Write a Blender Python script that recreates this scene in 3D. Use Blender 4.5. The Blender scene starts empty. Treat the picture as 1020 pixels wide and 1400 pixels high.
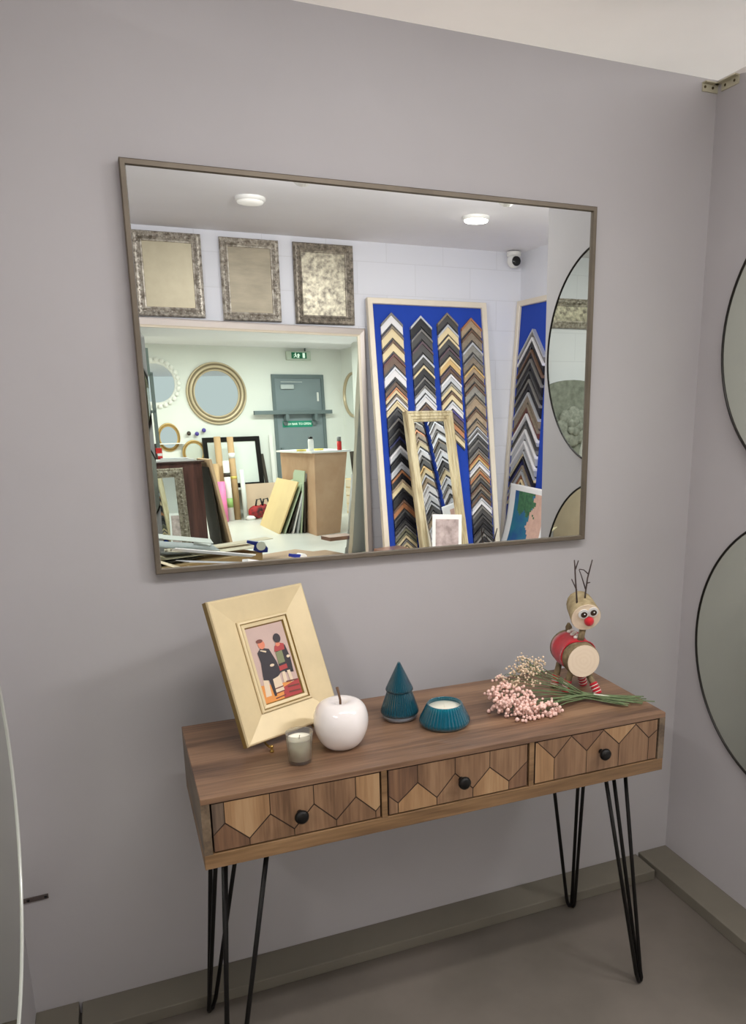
import bpy, bmesh, math, random
from mathutils import Vector, Matrix, Euler
R = math.radians
PI = math.pi
rnd = random.Random(7)
sc = bpy.context.scene
COL = sc.collection

# ---------------------------------------------------------------- materials
def lin(c):
    o = []
    for v in c:
        v /= 255.0
        o.append(v / 12.92 if v <= 0.04045 else ((v + 0.055) / 1.055) ** 2.4)
    return (o[0], o[1], o[2], 1.0)

def mat(name, col, rough=0.6, metal=0.0, var=0.0, vscale=6.0, bump=0.0, bscale=40.0, emit=None, estr=0.0,
        trans=0.0, coat=0.0, ior=1.45, col2=None, stretch=(1, 1, 1), sheen=0.0, alpha=1.0, sss=0.0):
    m = bpy.data.materials.new(name)
    m.use_nodes = True
    nt = m.node_tree
    b = nt.nodes['Principled BSDF']
    b.inputs['Base Color'].default_value = lin(col)
    b.inputs['Roughness'].default_value = rough
    b.inputs['Metallic'].default_value = metal
    b.inputs['IOR'].default_value = ior
    b.inputs['Transmission Weight'].default_value = trans
    b.inputs['Coat Weight'].default_value = coat
    b.inputs['Alpha'].default_value = alpha
    if sss:
        b.inputs['Subsurface Weight'].default_value = sss
        b.inputs['Subsurface Radius'].default_value = (0.01, 0.008, 0.006)
    if sheen:
        b.inputs['Sheen Weight'].default_value = sheen
    if emit:
        b.inputs['Emission Color'].default_value = lin(emit)
        b.inputs['Emission Strength'].default_value = estr
    if var or bump or col2:
        tc = nt.nodes.new('ShaderNodeTexCoord')
        mp = nt.nodes.new('ShaderNodeMapping')
        mp.inputs['Scale'].default_value = stretch
        nt.links.new(tc.outputs['Object'], mp.inputs['Vector'])
    if var or col2:
        n = nt.nodes.new('ShaderNodeTexNoise')
        n.inputs['Scale'].default_value = vscale
        n.inputs['Detail'].default_value = 5
        n.inputs['Roughness'].default_value = 0.6
        nt.links.new(mp.outputs[0], n.inputs['Vector'])
        r = nt.nodes.new('ShaderNodeValToRGB')
        c = lin(col)
        if col2:
            c2 = lin(col2)
        else:
            c2 = tuple(x * (1 - var) for x in c[:3]) + (1,)
            c = tuple(min(1, x * (1 + var)) for x in c[:3]) + (1,)
        r.color_ramp.elements[0].position = 0.35
        r.color_ramp.elements[0].color = c2
        r.color_ramp.elements[1].position = 0.65
        r.color_ramp.elements[1].color = c
        nt.links.new(n.outputs['Fac'], r.inputs[0])
        nt.links.new(r.outputs[0], b.inputs['Base Color'])
    if bump:
        n2 = nt.nodes.new('ShaderNodeTexNoise')
        n2.inputs['Scale'].default_value = bscale
        n2.inputs['Detail'].default_value = 4
        nt.links.new(mp.outputs[0], n2.inputs['Vector'])
        bp = nt.nodes.new('ShaderNodeBump')
        bp.inputs['Strength'].default_value = bump
        bp.inputs['Distance'].default_value = 0.004
        nt.links.new(n2.outputs['Fac'], bp.inputs['Height'])
        nt.links.new(bp.outputs[0], b.inputs['Normal'])
    return m

def wood(name, dark, mid, light, axis='X', scale=1.0, rough=0.5, warm=None):
    """plank-like grain running along one axis, three tones"""
    m = bpy.data.materials.new(name)
    m.use_nodes = True
    nt = m.node_tree
    b = nt.nodes['Principled BSDF']
    b.inputs['Roughness'].default_value = rough
    tc = nt.nodes.new('ShaderNodeTexCoord')
    def noise(st, s, d=5, dist=0.0):
        mp = nt.nodes.new('ShaderNodeMapping')
        mp.inputs['Scale'].default_value = st
        nt.links.new(tc.outputs['Object'], mp.inputs['Vector'])
        n = nt.nodes.new('ShaderNodeTexNoise')
        n.inputs['Scale'].default_value = s
        n.inputs['Detail'].default_value = d
        n.inputs['Distortion'].default_value = dist
        nt.links.new(mp.outputs[0], n.inputs['Vector'])
        return n
    if axis == 'X':
        s1, s2 = (0.9, 9, 9), (3.0, 60, 60)
    elif axis == 'Z':
        s1, s2 = (9, 9, 0.9), (60, 60, 3.0)
    else:
        s1, s2 = (9, 0.9, 9), (60, 3.0, 60)
    a = noise(s1, 1.6 * scale, 4, 0.6)
    c = noise(s2, 2.2 * scale, 4, 0.2)
    mx = nt.nodes.new('ShaderNodeMath')
    mx.operation = 'MULTIPLY_ADD'
    mx.inputs[1].default_value = 0.68
    nt.links.new(a.outputs['Fac'], mx.inputs[0])
    m2 = nt.nodes.new('ShaderNodeMath')
    m2.operation = 'MULTIPLY'
    m2.inputs[1].default_value = 0.32
    nt.links.new(c.outputs['Fac'], m2.inputs[0])
    nt.links.new(m2.outputs[0], mx.inputs[2])
    r = nt.nodes.new('ShaderNodeValToRGB')
    r.color_ramp.elements[0].position = 0.36
    r.color_ramp.elements[0].color = lin(dark)
    r.color_ramp.elements[1].position = 0.64
    r.color_ramp.elements[1].color = lin(light)
    e = r.color_ramp.elements.new(0.5)
    e.color = lin(mid)
    nt.links.new(mx.outputs[0], r.inputs[0])
    nt.links.new(r.outputs[0], b.inputs['Base Color'])
    bp = nt.nodes.new('ShaderNodeBump')
    bp.inputs['Strength'].default_value = 0.12
    bp.inputs['Distance'].default_value = 0.002
    nt.links.new(c.outputs['Fac'], bp.inputs['Height'])
    nt.links.new(bp.outputs[0], b.inputs['Normal'])
    return m

def thin_glass(name, col, gl=0.12, body=0.0, bodycol=(255, 255, 255)):
    m = bpy.data.materials.new(name)
    m.use_nodes = True
    nt = m.node_tree
    out = nt.nodes['Material Output']
    nt.nodes.remove(nt.nodes['Principled BSDF'])
    tr = nt.nodes.new('ShaderNodeBsdfTransparent')
    tr.inputs[0].default_value = lin(col)
    df = nt.nodes.new('ShaderNodeBsdfDiffuse')
    df.inputs[0].default_value = lin(bodycol)
    gs = nt.nodes.new('ShaderNodeBsdfGlossy')
    gs.inputs['Roughness'].default_value = 0.04
    m1 = nt.nodes.new('ShaderNodeMixShader')
    m1.inputs[0].default_value = body
    nt.links.new(tr.outputs[0], m1.inputs[1])
    nt.links.new(df.outputs[0], m1.inputs[2])
    lw = nt.nodes.new('ShaderNodeLayerWeight')
    lw.inputs[0].default_value = gl
    m2 = nt.nodes.new('ShaderNodeMixShader')
    nt.links.new(lw.outputs['Facing'], m2.inputs[0])
    nt.links.new(m1.outputs[0], m2.inputs[1])
    nt.links.new(gs.outputs[0], m2.inputs[2])
    nt.links.new(m2.outputs[0], out.inputs[0])
    return m

# ---------------------------------------------------------------- mesh builder
class MB:
    def __init__(s):
        s.bm = bmesh.new()
    def _f(s, vs, mi=0, smooth=False):
        try:
            f = s.bm.faces.new(vs)
            f.material_index = mi
            f.smooth = smooth
            return f
        except ValueError:
            return None
    def v(s, *p):
        return s.bm.verts.new(p)
    def quad(s, a, b, c, d, mi=0):
        s._f([s.v(*a), s.v(*b), s.v(*c), s.v(*d)], mi)
        return s
    def box(s, x0, x1, y0, y1, z0, z1, mi=0, M=None):
        P = [Vector((x, y, z)) for z in (z0, z1) for y in (y0, y1) for x in (x0, x1)]
        if M is not None:
            P = [M @ p for p in P]
        V = [s.v(*p) for p in P]
        for f in ((0, 2, 3, 1), (4, 5, 7, 6), (0, 1, 5, 4), (2, 6, 7, 3), (0, 4, 6, 2), (1, 3, 7, 5)):
            s._f([V[i] for i in f], mi)
        return s
    def prism(s, poly, y0, y1, mi=0, side=None):
        """poly: (x,z) pairs, extruded between y0 (front) and y1 (back)"""
        n = len(poly)
        area = sum(poly[i][0] * poly[(i + 1) % n][1] - poly[(i + 1) % n][0] * poly[i][1] for i in range(n))
        if area < 0:
            poly = poly[::-1]
        A = [s.v(x, y0, z) for x, z in poly]
        B = [s.v(x, y1, z) for x, z in poly]
        s._f(A, mi)
        s._f(B[::-1], mi)
        for i in range(n):
            j = (i + 1) % n
            s._f([A[j], A[i], B[i], B[j]], mi if side is None else side)
        return s
    def tube(s, pts, rad, n=8, mi=0, cap=True, smooth=True):
        pts = [Vector(p) for p in pts]
        if not isinstance(rad, (list, tuple)):
            rad = [rad] * len(pts)
        rings = []
        up = None
        for i, p in enumerate(pts):
            d = (pts[min(i + 1, len(pts) - 1)] - pts[max(i - 1, 0)]).normalized()
            if up is None:
                up = Vector((0, 0, 1)) if abs(d.z) < 0.9 else Vector((1, 0, 0))
            a = d.cross(up).normalized()
            b = a.cross(d).normalized()
            up = b
            rings.append([s.v(*(p + (a * math.cos(2 * PI * k / n) + b * math.sin(2 * PI * k / n)) * rad[i])) for k in range(n)])
        for i in range(len(rings) - 1):
            for k in range(n):
                s._f([rings[i][k], rings[i][(k + 1) % n], rings[i + 1][(k + 1) % n], rings[i + 1][k]], mi, smooth)
        if cap:
            s._f(rings[0][::-1], mi)
            s._f(rings[-1], mi)
        return s
    def lathe(s, prof, n=48, mi=0, c=(0, 0, 0), ripple=None, smooth=True, M=None):
        """prof (r,z[,mi]) around z; ripple=(count, amp)"""
        rings = []
        for p in prof:
            r, z = p[0], p[1]
            if r < 1e-6:
                q = Vector((c[0], c[1], c[2] + z))
                rings.append([s.v(*(M @ q if M else q))])
                continue
            ring = []
            for k in range(n):
                t = 2 * PI * k / n
                rr = r * (1 + (ripple[1] * math.cos(ripple[0] * t) if ripple and len(p) < 4 else 0))
                q = Vector((c[0] + rr * math.cos(t), c[1] + rr * math.sin(t), c[2] + z))
                ring.append(s.v(*(M @ q if M else q)))
            rings.append(ring)
        for i in range(len(rings) - 1):
            a, b = rings[i], rings[i + 1]
            m = prof[i + 1][2] if len(prof[i + 1]) > 2 and prof[i + 1][2] is not None else mi
            if len(a) == 1 and len(b) == 1:
                continue
            for k in range(n):
                j = (k + 1) % n
                if len(a) == 1:
                    s._f([a[0], b[j], b[k]], m, smooth)
                elif len(b) == 1:
                    s._f([a[k], a[j], b[0]], m, smooth)
                else:
                    s._f([a[k], a[j], b[j], b[k]], m, smooth)
        return s
    def ball(s, c, r, sc3=(1, 1, 1), n=10, m=6, mi=0, M=None):
        prof = [(r * math.sin(PI * i / m), -r * math.cos(PI * i / m)) for i in range(m + 1)]
        prof[0] = (0, -r)
        prof[-1] = (0, r)
        T = Matrix.Translation(Vector(c)) @ (M.to_4x4() if M else Matrix.Identity(4)) @ Matrix.Diagonal((*sc3, 1))
        return s.lathe(prof, n, mi, M=T)
    def frame(s, w, h, prof, mi=0, x0=0, z0=0, smooth=False):
        """prof: list of (inset, height toward -y[, mi]); swept round a w x h rectangle with mitred corners"""
        L = []
        for p in prof:
            i, y = p[0], -p[1]
            L.append([s.v(x0 + i, y, z0 + i), s.v(x0 + w - i, y, z0 + i), s.v(x0 + w - i, y, z0 + h - i), s.v(x0 + i, y, z0 + h - i)])
        for a in range(len(L) - 1):
            m = prof[a + 1][2] if len(prof[a + 1]) > 2 else mi
            for k in range(4):
                j = (k + 1) % 4
                s._f([L[a][k], L[a][j], L[a + 1][j], L[a + 1][k]], m, smooth)
        return s
    def done(s, name, mats, parent=None, loc=None, rot=None, bevel=0.0, bseg=2, recalc=True, matrix=None):
        if recalc:
            bmesh.ops.recalc_face_normals(s.bm, faces=s.bm.faces)
        me = bpy.data.meshes.new(name)
        s.bm.to_mesh(me)
        s.bm.free()
        for m in (mats if isinstance(mats, (list, tuple)) else [mats]):
            me.materials.append(m)
        o = bpy.data.objects.new(name, me)
        COL.objects.link(o)
        if parent:
            o.parent = parent
        if loc:
            o.location = loc
        if rot:
            o.rotation_euler = rot
        if matrix is not None:
            o.matrix_world = matrix
        if bevel:
            b = o.modifiers.new('edge', 'BEVEL')
            b.width = bevel
            b.segments = bseg
            b.limit_method = 'ANGLE'
            b.angle_limit = R(40)
            b.harden_normals = False
        return o

def tag(o, label=None, cat=None, group=None, kind=None):
    if label:
        o['label'] = label
    if cat:
        o['category'] = cat
    if group:
        o['group'] = group
    if kind:
        o['kind'] = kind
    return o

def thing(name, label, cat, loc=(0, 0, 0), rz=0.0, lean=0.0, roll=0.0, group=None):
    o = bpy.data.objects.new(name, None)
    o.empty_display_size = 0.05
    COL.objects.link(o)
    o.matrix_world = Matrix.Translation(Vector(loc)) @ Matrix.Rotation(rz, 4, 'Z') @ Matrix.Rotation(-lean, 4, 'X') @ Matrix.Rotation(roll, 4, 'Y')
    return tag(o, label, cat, group)

def struct(name, mb, m, **k):
    return tag(mb.done(name, m, **k), kind='structure')

def copy_tree(o, parent=None):
    c = o.copy()
    COL.objects.link(c)
    if parent:
        c.parent = parent
    for ch in list(o.children):
        copy_tree(ch, c)
    return c

# ---------------------------------------------------------------- material set
WALL = mat('wall_paint_grey', (190, 186, 186), 0.55, var=0.025, vscale=2.0, bump=0.05, bscale=60)
WHITEW = mat('wall_paint_white', (226, 226, 232), 0.7, var=0.02, vscale=3)
CEIL = mat('ceiling_paint', (238, 236, 240), 0.8, var=0.02, vscale=2)
LEDGE = mat('painted_batten', (121, 115, 102), 0.55, var=0.06, vscale=5, bump=0.1)
MIRROR = mat('mirror_silver', (236, 240, 238), 0.0, 1.0)
MIRROR_R = mat('mirror_silver_tinted', (218, 224, 212), 0.0, 1.0)
MIRROR_G = mat('mirror_silver_green', (225, 235, 229), 0.0, 1.0)
BRONZE = mat('brushed_bronze', (118, 108, 94), 0.45, 0.45, var=0.12, vscale=8)
BLACKM = mat('black_metal', (28, 26, 24), 0.45, 0.6)
BLACKRIM = mat('black_rim', (38, 34, 30), 0.4, 0.3)
WHITERIM = mat('polished_edge', (214, 214, 206), 0.25, 0.2)
WOOD_TOP = wood('oak_top', (82, 60, 46), (120, 91, 69), (148, 115, 88), 'X', 1.0, 0.42)
WOOD_EDGE = wood('oak_edge', (88, 64, 42), (120, 91, 60), (144, 112, 78), 'X', 1.6, 0.5)
WOOD_SIDE = wood('oak_side', (82, 68, 55), (108, 91, 72), (125, 106, 86), 'Y', 1.3, 0.5)
TONES = [wood('veneer_tan', (129, 96, 65), (153, 118, 82), (168, 135, 98), 'Z', 1.4),
         wood('veneer_mid', (96, 70, 49), (125, 94, 68), (144, 113, 84), 'Z', 1.5),
         wood('veneer_brown', (79, 56, 43), (106, 77, 56), (127, 94, 68), 'Z', 1.5),
         wood('veneer_grey', (72, 58, 48), (94, 77, 63), (113, 94, 77), 'Z', 1.5)]
GROOVE = mat('groove_dark', (54, 38, 28), 0.8)
GOLDF = mat('pale_gold_leaf', (212, 192, 150), 0.42, 0.08, var=0.06, vscale=10, bump=0.05)
GOLDD = mat('antique_gold', (150, 124, 70), 0.4, 0.5)
BRASS = mat('brass', (184, 150, 84), 0.3, 0.9)
CERAMIC = mat('pearl_ceramic', (236, 228, 222), 0.16, 0.0, coat=0.6)
TWIG = mat('twig_brown', (104, 78, 58), 0.8, var=0.2, vscale=60)
TWIGD = mat('twig_dark', (72, 60, 56), 0.8, var=0.2, vscale=60)
GLASS = thin_glass('clear_glass', (246, 247, 244), 0.18, 0.06, (235, 232, 226))
WAX = mat('cream_wax', (240, 234, 214), 0.5, sss=0.2)
TEAL = thin_glass('teal_glass', (90, 190, 208), 0.25, 0.4, (20, 120, 142))
TEALD = thin_glass('dark_teal_glass', (84, 140, 156), 0.25, 0.5, (34, 92, 108))
GLASSB = thin_glass('bluish_glass', (205, 216, 226), 0.3, 0.35, (196, 206, 216))
GREEN = mat('stem_green', (104, 120, 82), 0.7, var=0.25, vscale=30)
PINK = mat('berry_pink', (238, 200, 186), 0.6, var=0.1, vscale=40)
CREAMB = mat('berry_cream', (226, 202, 172), 0.6, var=0.12, vscale=40)
TAPEW = mat('white_tape', (232, 228, 212), 0.5)
BARK = mat('birch_bark', (150, 132, 98), 0.85, col2=(104, 88, 64), vscale=45, bump=0.4, bscale=80)
BARKP = mat('pale_bark', (184, 166, 128), 0.85, col2=(146, 128, 92), vscale=40, bump=0.3, bscale=80)
def rings_mat(name, a, b):
    m = bpy.data.materials.new(name)
    m.use_nodes = True
    nt = m.node_tree
    bs = nt.nodes['Principled BSDF']
    bs.inputs['Roughness'].default_value = 0.7
    tc = nt.nodes.new('ShaderNodeTexCoord')
    w = nt.nodes.new('ShaderNodeTexWave')
    w.wave_type = 'RINGS'
    w.rings_direction = 'SPHERICAL'
    w.inputs['Scale'].default_value = 30
    w.inputs['Distortion'].default_value = 6
    w.inputs['Detail'].default_value = 2
    nt.links.new(tc.outputs['Object'], w.inputs['Vector'])
    r = nt.nodes.new('ShaderNodeValToRGB')
    r.color_ramp.elements[0].color = lin(a)
    r.color_ramp.elements[1].color = lin(b)
    nt.links.new(w.outputs['Fac'], r.inputs[0])
    nt.links.new(r.outputs[0], bs.inputs['Base Color'])
    return m
SLICE = rings_mat('cut_wood', (232, 211, 184), (236, 216, 190))
FELT = mat('red_felt', (186, 28, 40), 0.95, var=0.12, vscale=60, sheen=0.3)
FELTW = mat('white_felt', (232, 222, 210), 0.95)
NOSE = mat('red_pompom', (200, 20, 34), 0.8, sheen=0.4)
WHITEP = mat('white_plastic', (232, 230, 226), 0.4)
BLACKP = mat('black_plastic', (24, 22, 22), 0.25)
OLIVE = mat('aged_plastic', (196, 190, 164), 0.5)
SCREW = mat('screw_dark', (92, 80, 54), 0.5, 0.6)
SILVERF = mat('antique_silver', (206, 198, 186), 0.35, 0.35, col2=(120, 110, 98), vscale=34, bump=0.3, bscale=60)
SILVERD = mat('antique_silver_dark', (168, 158, 144), 0.4, 0.35, col2=(96, 88, 78), vscale=30, bump=0.3, bscale=60)
SILVERL = mat('champagne_silver', (196, 186, 182), 0.35, 0.6)
CREAMF = mat('cream_frame', (226, 214, 196), 0.45, 0.1, var=0.03)
BLUE = mat('blue_felt_board', (30, 66, 168), 0.9, var=0.05, vscale=3)
STRIPE = wood('distressed_cream', (140, 118, 84), (200, 184, 146), (224, 212, 178), 'Z', 1.6, 0.5)
STEEL = mat('door_grey', (126, 138, 142), 0.45, var=0.03, vscale=3)
STEELF = mat('door_frame_grey', (104, 116, 118), 0.5)
EXITG = mat('exit_green', (20, 96, 66), 0.5, emit=(20, 120, 80), estr=0.25)
EXITW = mat('exit_white', (236, 246, 236), 0.5, emit=(230, 250, 235), estr=0.6)
SIGNG = mat('sign_green', (30, 140, 112), 0.5)
CARD = mat('cardboard', (196, 162, 122), 0.85, var=0.05, vscale=8)
CARDP = mat('pale_card', (222, 206, 182), 0.85, var=0.04, vscale=8)
PAPERW = mat('white_paper', (232, 230, 226), 0.7, var=0.02, vscale=6)
PAPERB = mat('cream_mount_board', (226, 212, 180), 0.8)
PAPERG = mat('grey_mount_board', (176, 178, 180), 0.8)
YBOARD = mat('yellow_board', (224, 196, 146), 0.75, var=0.04, vscale=5)
GBOARD = mat('green_tinted_board', (180, 194, 166), 0.6)
DBOARD = mat('dark_board', (62, 54, 46), 0.6, var=0.15)
PLY = mat('plinth_ply', (196, 160, 128), 0.7, col2=(184, 146, 114), vscale=5)
MAHOG = wood('mahogany', (70, 40, 34), (90, 54, 46), (108, 66, 56), 'Z', 1.0, 0.4)
REDP = mat('red_plastic', (200, 40, 36), 0.4)
PINKP = mat('pink_wrap', (236, 130, 180), 0.5)
BLUEP = mat('blue_plastic', (34, 48, 140), 0.3)
PURPLE = mat('violet_glass', (80, 66, 150), 0.3)
YEL = mat('yellow_tape', (228, 206, 110), 0.5)
FLOOR = mat('floor_grey_paint', (112, 104, 95), 0.5, col2=(95, 89, 80), vscale=2.2, bump=0.15, bscale=12)
FLOORL = mat('floor_light_vinyl', (204, 201, 194), 0.35, var=0.03, vscale=3)
LAMP = mat('lamp_diffuser', (255, 255, 250), 0.5, emit=(255, 250, 240), estr=16.0)
LAMPOFF = mat('lamp_diffuser_dim', (235, 232, 228), 0.4, emit=(255, 250, 240), estr=0.25)

# ---------------------------------------------------------------- camera
cam_d = bpy.data.cameras.new('camera')
cam = bpy.data.objects.new('camera', cam_d)
COL.objects.link(cam)
YAW, PIT, ROL = 0.40381, 0.2367, -0.00213
fw = Vector((math.sin(YAW) * math.cos(PIT), math.cos(YAW) * math.cos(PIT), -math.sin(PIT)))
r0 = Vector((math.cos(YAW), -math.sin(YAW), 0))
u0 = r0.cross(fw)
rr_ = r0 * math.cos(ROL) + u0 * math.sin(ROL)
uu_ = u0 * math.cos(ROL) - r0 * math.sin(ROL)
cm = Matrix(((rr_.x, uu_.x, -fw.x, 0), (rr_.y, uu_.y, -fw.y, -1.95004), (rr_.z, uu_.z, -fw.z, 1.52765), (0, 0, 0, 1)))
cam.matrix_world = cm
cam_d.sensor_fit = 'VERTICAL'
cam_d.sensor_height = 36.0
cam_d.lens = 1088.007 * 36.0 / 1400.0
cam_d.shift_x = -(615.012 - 510.0) / 1400.0
cam_d.shift_y = (803.408 - 700.0) / 1400.0
cam_d.clip_start = 0.02
sc.camera = cam

# ---------------------------------------------------------------- room shell
XL, XR, H, HC = -0.29, 1.6315, 2.3616, 2.61
struct('wall_back', MB().box(XL, XR + 0.04, 0, 0.05, 0, H), WALL)
struct('wall_right', MB().box(XR, XR + 0.04, -0.945, 0.0, 0, H), WALL)
struct('wall_left', MB().box(XL - 0.04, XL, -0.95, 0.05, 0, H), WALL)
struct('floor', MB().box(-3.2, 1.72, -4.0, 5.0, -0.06, 0), FLOOR)
struct('floor', MB().box(1.72, 9.0, -4.0, 5.0, -0.06, 0), FLOORL)
struct('ceiling', MB().box(-3.2, 9.0, -4.0, 5.0, HC, HC + 0.06), CEIL)
def brick_wall():
    m = bpy.data.materials.new('painted_blockwork')
    m.use_nodes = True
    nt = m.node_tree
    b = nt.nodes['Principled BSDF']
    b.inputs['Roughness'].default_value = 0.65
    tc = nt.nodes.new('ShaderNodeTexCoord')
    mp = nt.nodes.new('ShaderNodeMapping')
    mp.inputs['Rotation'].default_value = (R(90), 0, 0)
    br = nt.nodes.new('ShaderNodeTexBrick')
    br.inputs['Scale'].default_value = 1.0
    br.inputs['Brick Width'].default_value = 0.45
    br.inputs['Row Height'].default_value = 0.225
    br.inputs['Mortar Size'].default_value = 0.004
    br.inputs['Mortar Smooth'].default_value = 0.6
    br.inputs['Color1'].default_value = lin((228, 228, 236))
    br.inputs['Color2'].default_value = lin((225, 225, 233))
    br.inputs['Mortar'].default_value = lin((216, 216, 223))
    nt.links.new(tc.outputs['Object'], mp.inputs[0])
    nt.links.new(mp.outputs[0], br.inputs['Vector'])
    nt.links.new(br.outputs['Color'], b.inputs['Base Color'])
    bp = nt.nodes.new('ShaderNodeBump')
    bp.inputs['Strength'].default_value = 0.12
    bp.inputs['Distance'].default_value = 0.003
    bp.invert = True
    nt.links.new(br.outputs['Fac'], bp.inputs['Height'])
    nt.links.new(bp.outputs[0], b.inputs['Normal'])
    return m
struct('wall_rear', MB().box(-3.2, 3.24, -4.1, -4.0, 0, HC), brick_wall())
struct('wall_side', MB().box(3.14, 3.24, -4.0, -2.82, 0, HC), WHITEW)
struct('wall_outer_left', MB().box(-3.3, -3.2, -4.1, 5.0, 0, HC), WHITEW)
# far end of the shop
FZ = R(-14)
FO = Vector((3.55 * math.cos(R(76)), 3.55 * math.sin(R(76)), 0))
FM = Matrix.Translation(FO) @ Matrix.Rotation(FZ, 4, 'Z')
def fp(x, v, z=0.0):
    return tuple(FM @ Vector((x, v, z)))
FARW = mat('far_wall_paint', (229, 230, 224), 0.7, var=0.02, vscale=2)
struct('wall_far', MB().box(0.6, 6.14, 0.0, 0.1, 0, HC), FARW, matrix=FM)
struct('wall_far_side', MB().box(6.04, 6.14, -3.2, 0.0, 0, HC), FARW, matrix=FM)

# timber battens on the floor along the foot of the partition walls
struct('baseboard_back', MB().box(-0.185, XR - 0.122, -0.105, -0.0, 0, 0.032), LEDGE, bevel=0.002)
struct('baseboard_right', MB().box(XR - 0.112, XR, -0.95, -0.0, 0, 0.036), LEDGE, bevel=0.002)
struct('baseboard_left', MB().box(XL, XL + 0.098, -0.95, -0.0, 0, 0.036), LEDGE, bevel=0.002)

# corner bracket at top of the partition
t = thing('corner_bracket', 'off-white plastic corner bracket screwed across the top of the wall corner', 'bracket', (XR, 0, 2.34))
MB().box(-0.052, 0, -0.003, 0, -0.011, 0.011).box(-0.052, 0, -0.016, -0.003, 0.008, 0.011).done('back_plate', OLIVE, t)
MB().box(-0.003, 0, -0.085, -0.02, -0.011, 0.011).box(-0.016, -0.003, -0.085, 0, 0.008, 0.011).done('side_plate', OLIVE, t)
for x in (-0.044, -0.018):
    MB().tube([(x, -0.0025, 0), (x, -0.0045, 0)], 0.0035, 10).done('screw', SCREW, t)
for y in (-0.035, -0.07):
    MB().tube([(-0.0025, y, 0), (-0.0045, y, 0)], 0.0035, 10).done('screw', SCREW, t)

# dark mark and bracket low on the wall at left
t = thing('metal_strip', 'dark metal strip fixed low on the grey wall beside left round mirror', 'strip', (-0.262, 0, 0.35), roll=R(-1))
MB().box(-0.028, 0.034, -0.004, 0, -0.006, 0.006).done('plate', mat('dull_metal', (96, 86, 82), 0.6, 0.3), t, bevel=0.001)
for x in (-0.01, 0.028):
    MB().ball((x, -0.004, 0), 0.0035, (1, 0.5, 1)).done('screw', BLACKP, t)

# ---------------------------------------------------------------- big wall mirror
mw, mh = 1.2448 - 0.0816, 2.0075 - 1.1253
t = thing('wall_mirror', 'large rectangular wall mirror in thin bronze frame hanging above the console table', 'mirror', (0.0816, 0, 1.1253), lean=0)
MB().frame(mw, mh, [(0, 0), (0, 0.026), (0.002, 0.028), (0.011, 0.028), (0.013, 0.02)]).done('mirror_frame', BRONZE, t)
MB().quad((0.012, -0.02, 0.012), (mw - 0.012, -0.02, 0.012), (mw - 0.012, -0.02, mh - 0.012), (0.012, -0.02, mh - 0.012)).done('mirror_glass', MIRROR, t, recalc=False)
MB().box(0.004, mw - 0.004, -0.012, -0.001, 0.004, mh - 0.004).done('backing_board', DBOARD, t)

def round_mirror(label, loc, r, rz, rim, off=0.02, rimw=0.006, group='round mirrors on the side partitions'):
    t = thing('round_mirror', label, 'mirror', loc, rz=rz, group=group)
    # disc faces local -y
    Mx = Matrix.Rotation(R(90), 4, 'X')
    a = MB()
    a.lathe([(r - 0.001, off + 0.0), (r, off + 0.001), (r, off + 0.011), (r - rimw * 0.3, off + 0.0125), (r - rimw, off + 0.0125), (r - rimw, off + 0.009), (r - rimw - 0.001, off + 0.008)], 96, M=Mx)
    a.done('mirror_frame', rim, t)
    g = MB()
    g.lathe([(0, off + 0.0095), (r - rimw + 0.0005, off + 0.0095)], 96, M=Mx, smooth=False)
    g.done('mirror_glass', MIRROR_R, t)
    b = MB()
    b.lathe([(0, 0.001), (r * 0.5, 0.001), (r * 0.5, off), (r - 0.004, off), (r - 0.004, off + 0.007), (0, off + 0.007)], 64, M=Mx)
    b.done('backing_board', DBOARD, t)
    return t
round_mirror('upper round mirror with thin black rim and a shadow on the right partition', (XR, -0.503, 1.663), 0.378, R(-90), BLACKRIM, off=0.018)
round_mirror('lower round mirror with thin black rim on the right partition near the table', (XR, -0.484, 0.83), 0.398, R(-90), BLACKRIM, off=0.003)
round_mirror('round mirror with pale polished rim, seen edge-on on the left partition', (XL, -0.623, 0.8436), 0.4, R(90), WHITERIM, off=0.045, rimw=0.004)

# ---------------------------------------------------------------- console table
TX0, TX1, TYF, TYB, TZ0, TZ1 = 0.1029, 1.1907, -0.4954, -0.1174, 0.6288, 0.78
t = thing('console_table', 'long wooden console table with three drawers on black hairpin legs against wall', 'console table', (0, 0, 0))
MB().box(TX0, TX1, TYF, TYB, 0.7672, TZ1).done('table_top', WOOD_TOP, t, bevel=0.0012)
MB().box(TX0, TX1, TYF, TYB, TZ0, 0.660).done('base_panel', WOOD_EDGE, t, bevel=0.0012)
for x in (TX0, TX1 - 0.0165):
    MB().box(x, x + 0.0165, TYF, TYB, 0.660, 0.7672).done('side_panel', WOOD_SIDE, t)
for x in (0.4655, 0.8165):
    MB().box(x, x + 0.012, TYF, TYB, 0.660, 0.7672).done('divider', WOOD_EDGE, t)
MB().box(TX0 + 0.01, TX1 - 0.01, TYB - 0.006, TYB - 0.001, 0.66, 0.767).done('back_panel', WOOD_SIDE, t)
zig = [[(0.1225, 0.699), (0.146, 0.72), (0.191, 0.678), (0.234, 0.72), (0.28, 0.678), (0.322, 0.723), (0.367, 0.678), (0.41, 0.72), (0.452, 0.679), (0.4625, 0.689)],
       [(0.481, 0.706), (0.502, 0.687), (0.547, 0.724), (0.591, 0.681), (0.634, 0.728), (0.677, 0.685), (0.718, 0.726), (0.766, 0.684), (0.8125, 0.723)],
       [(0.8325, 0.764), (0.838, 0.7635), (0.883, 0.718), (0.927, 0.7635), (0.97, 0.72), (1.015, 0.763), (1.06, 0.721), (1.106, 0.762), (1.146, 0.721), (1.1705, 0.737)]]
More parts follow.
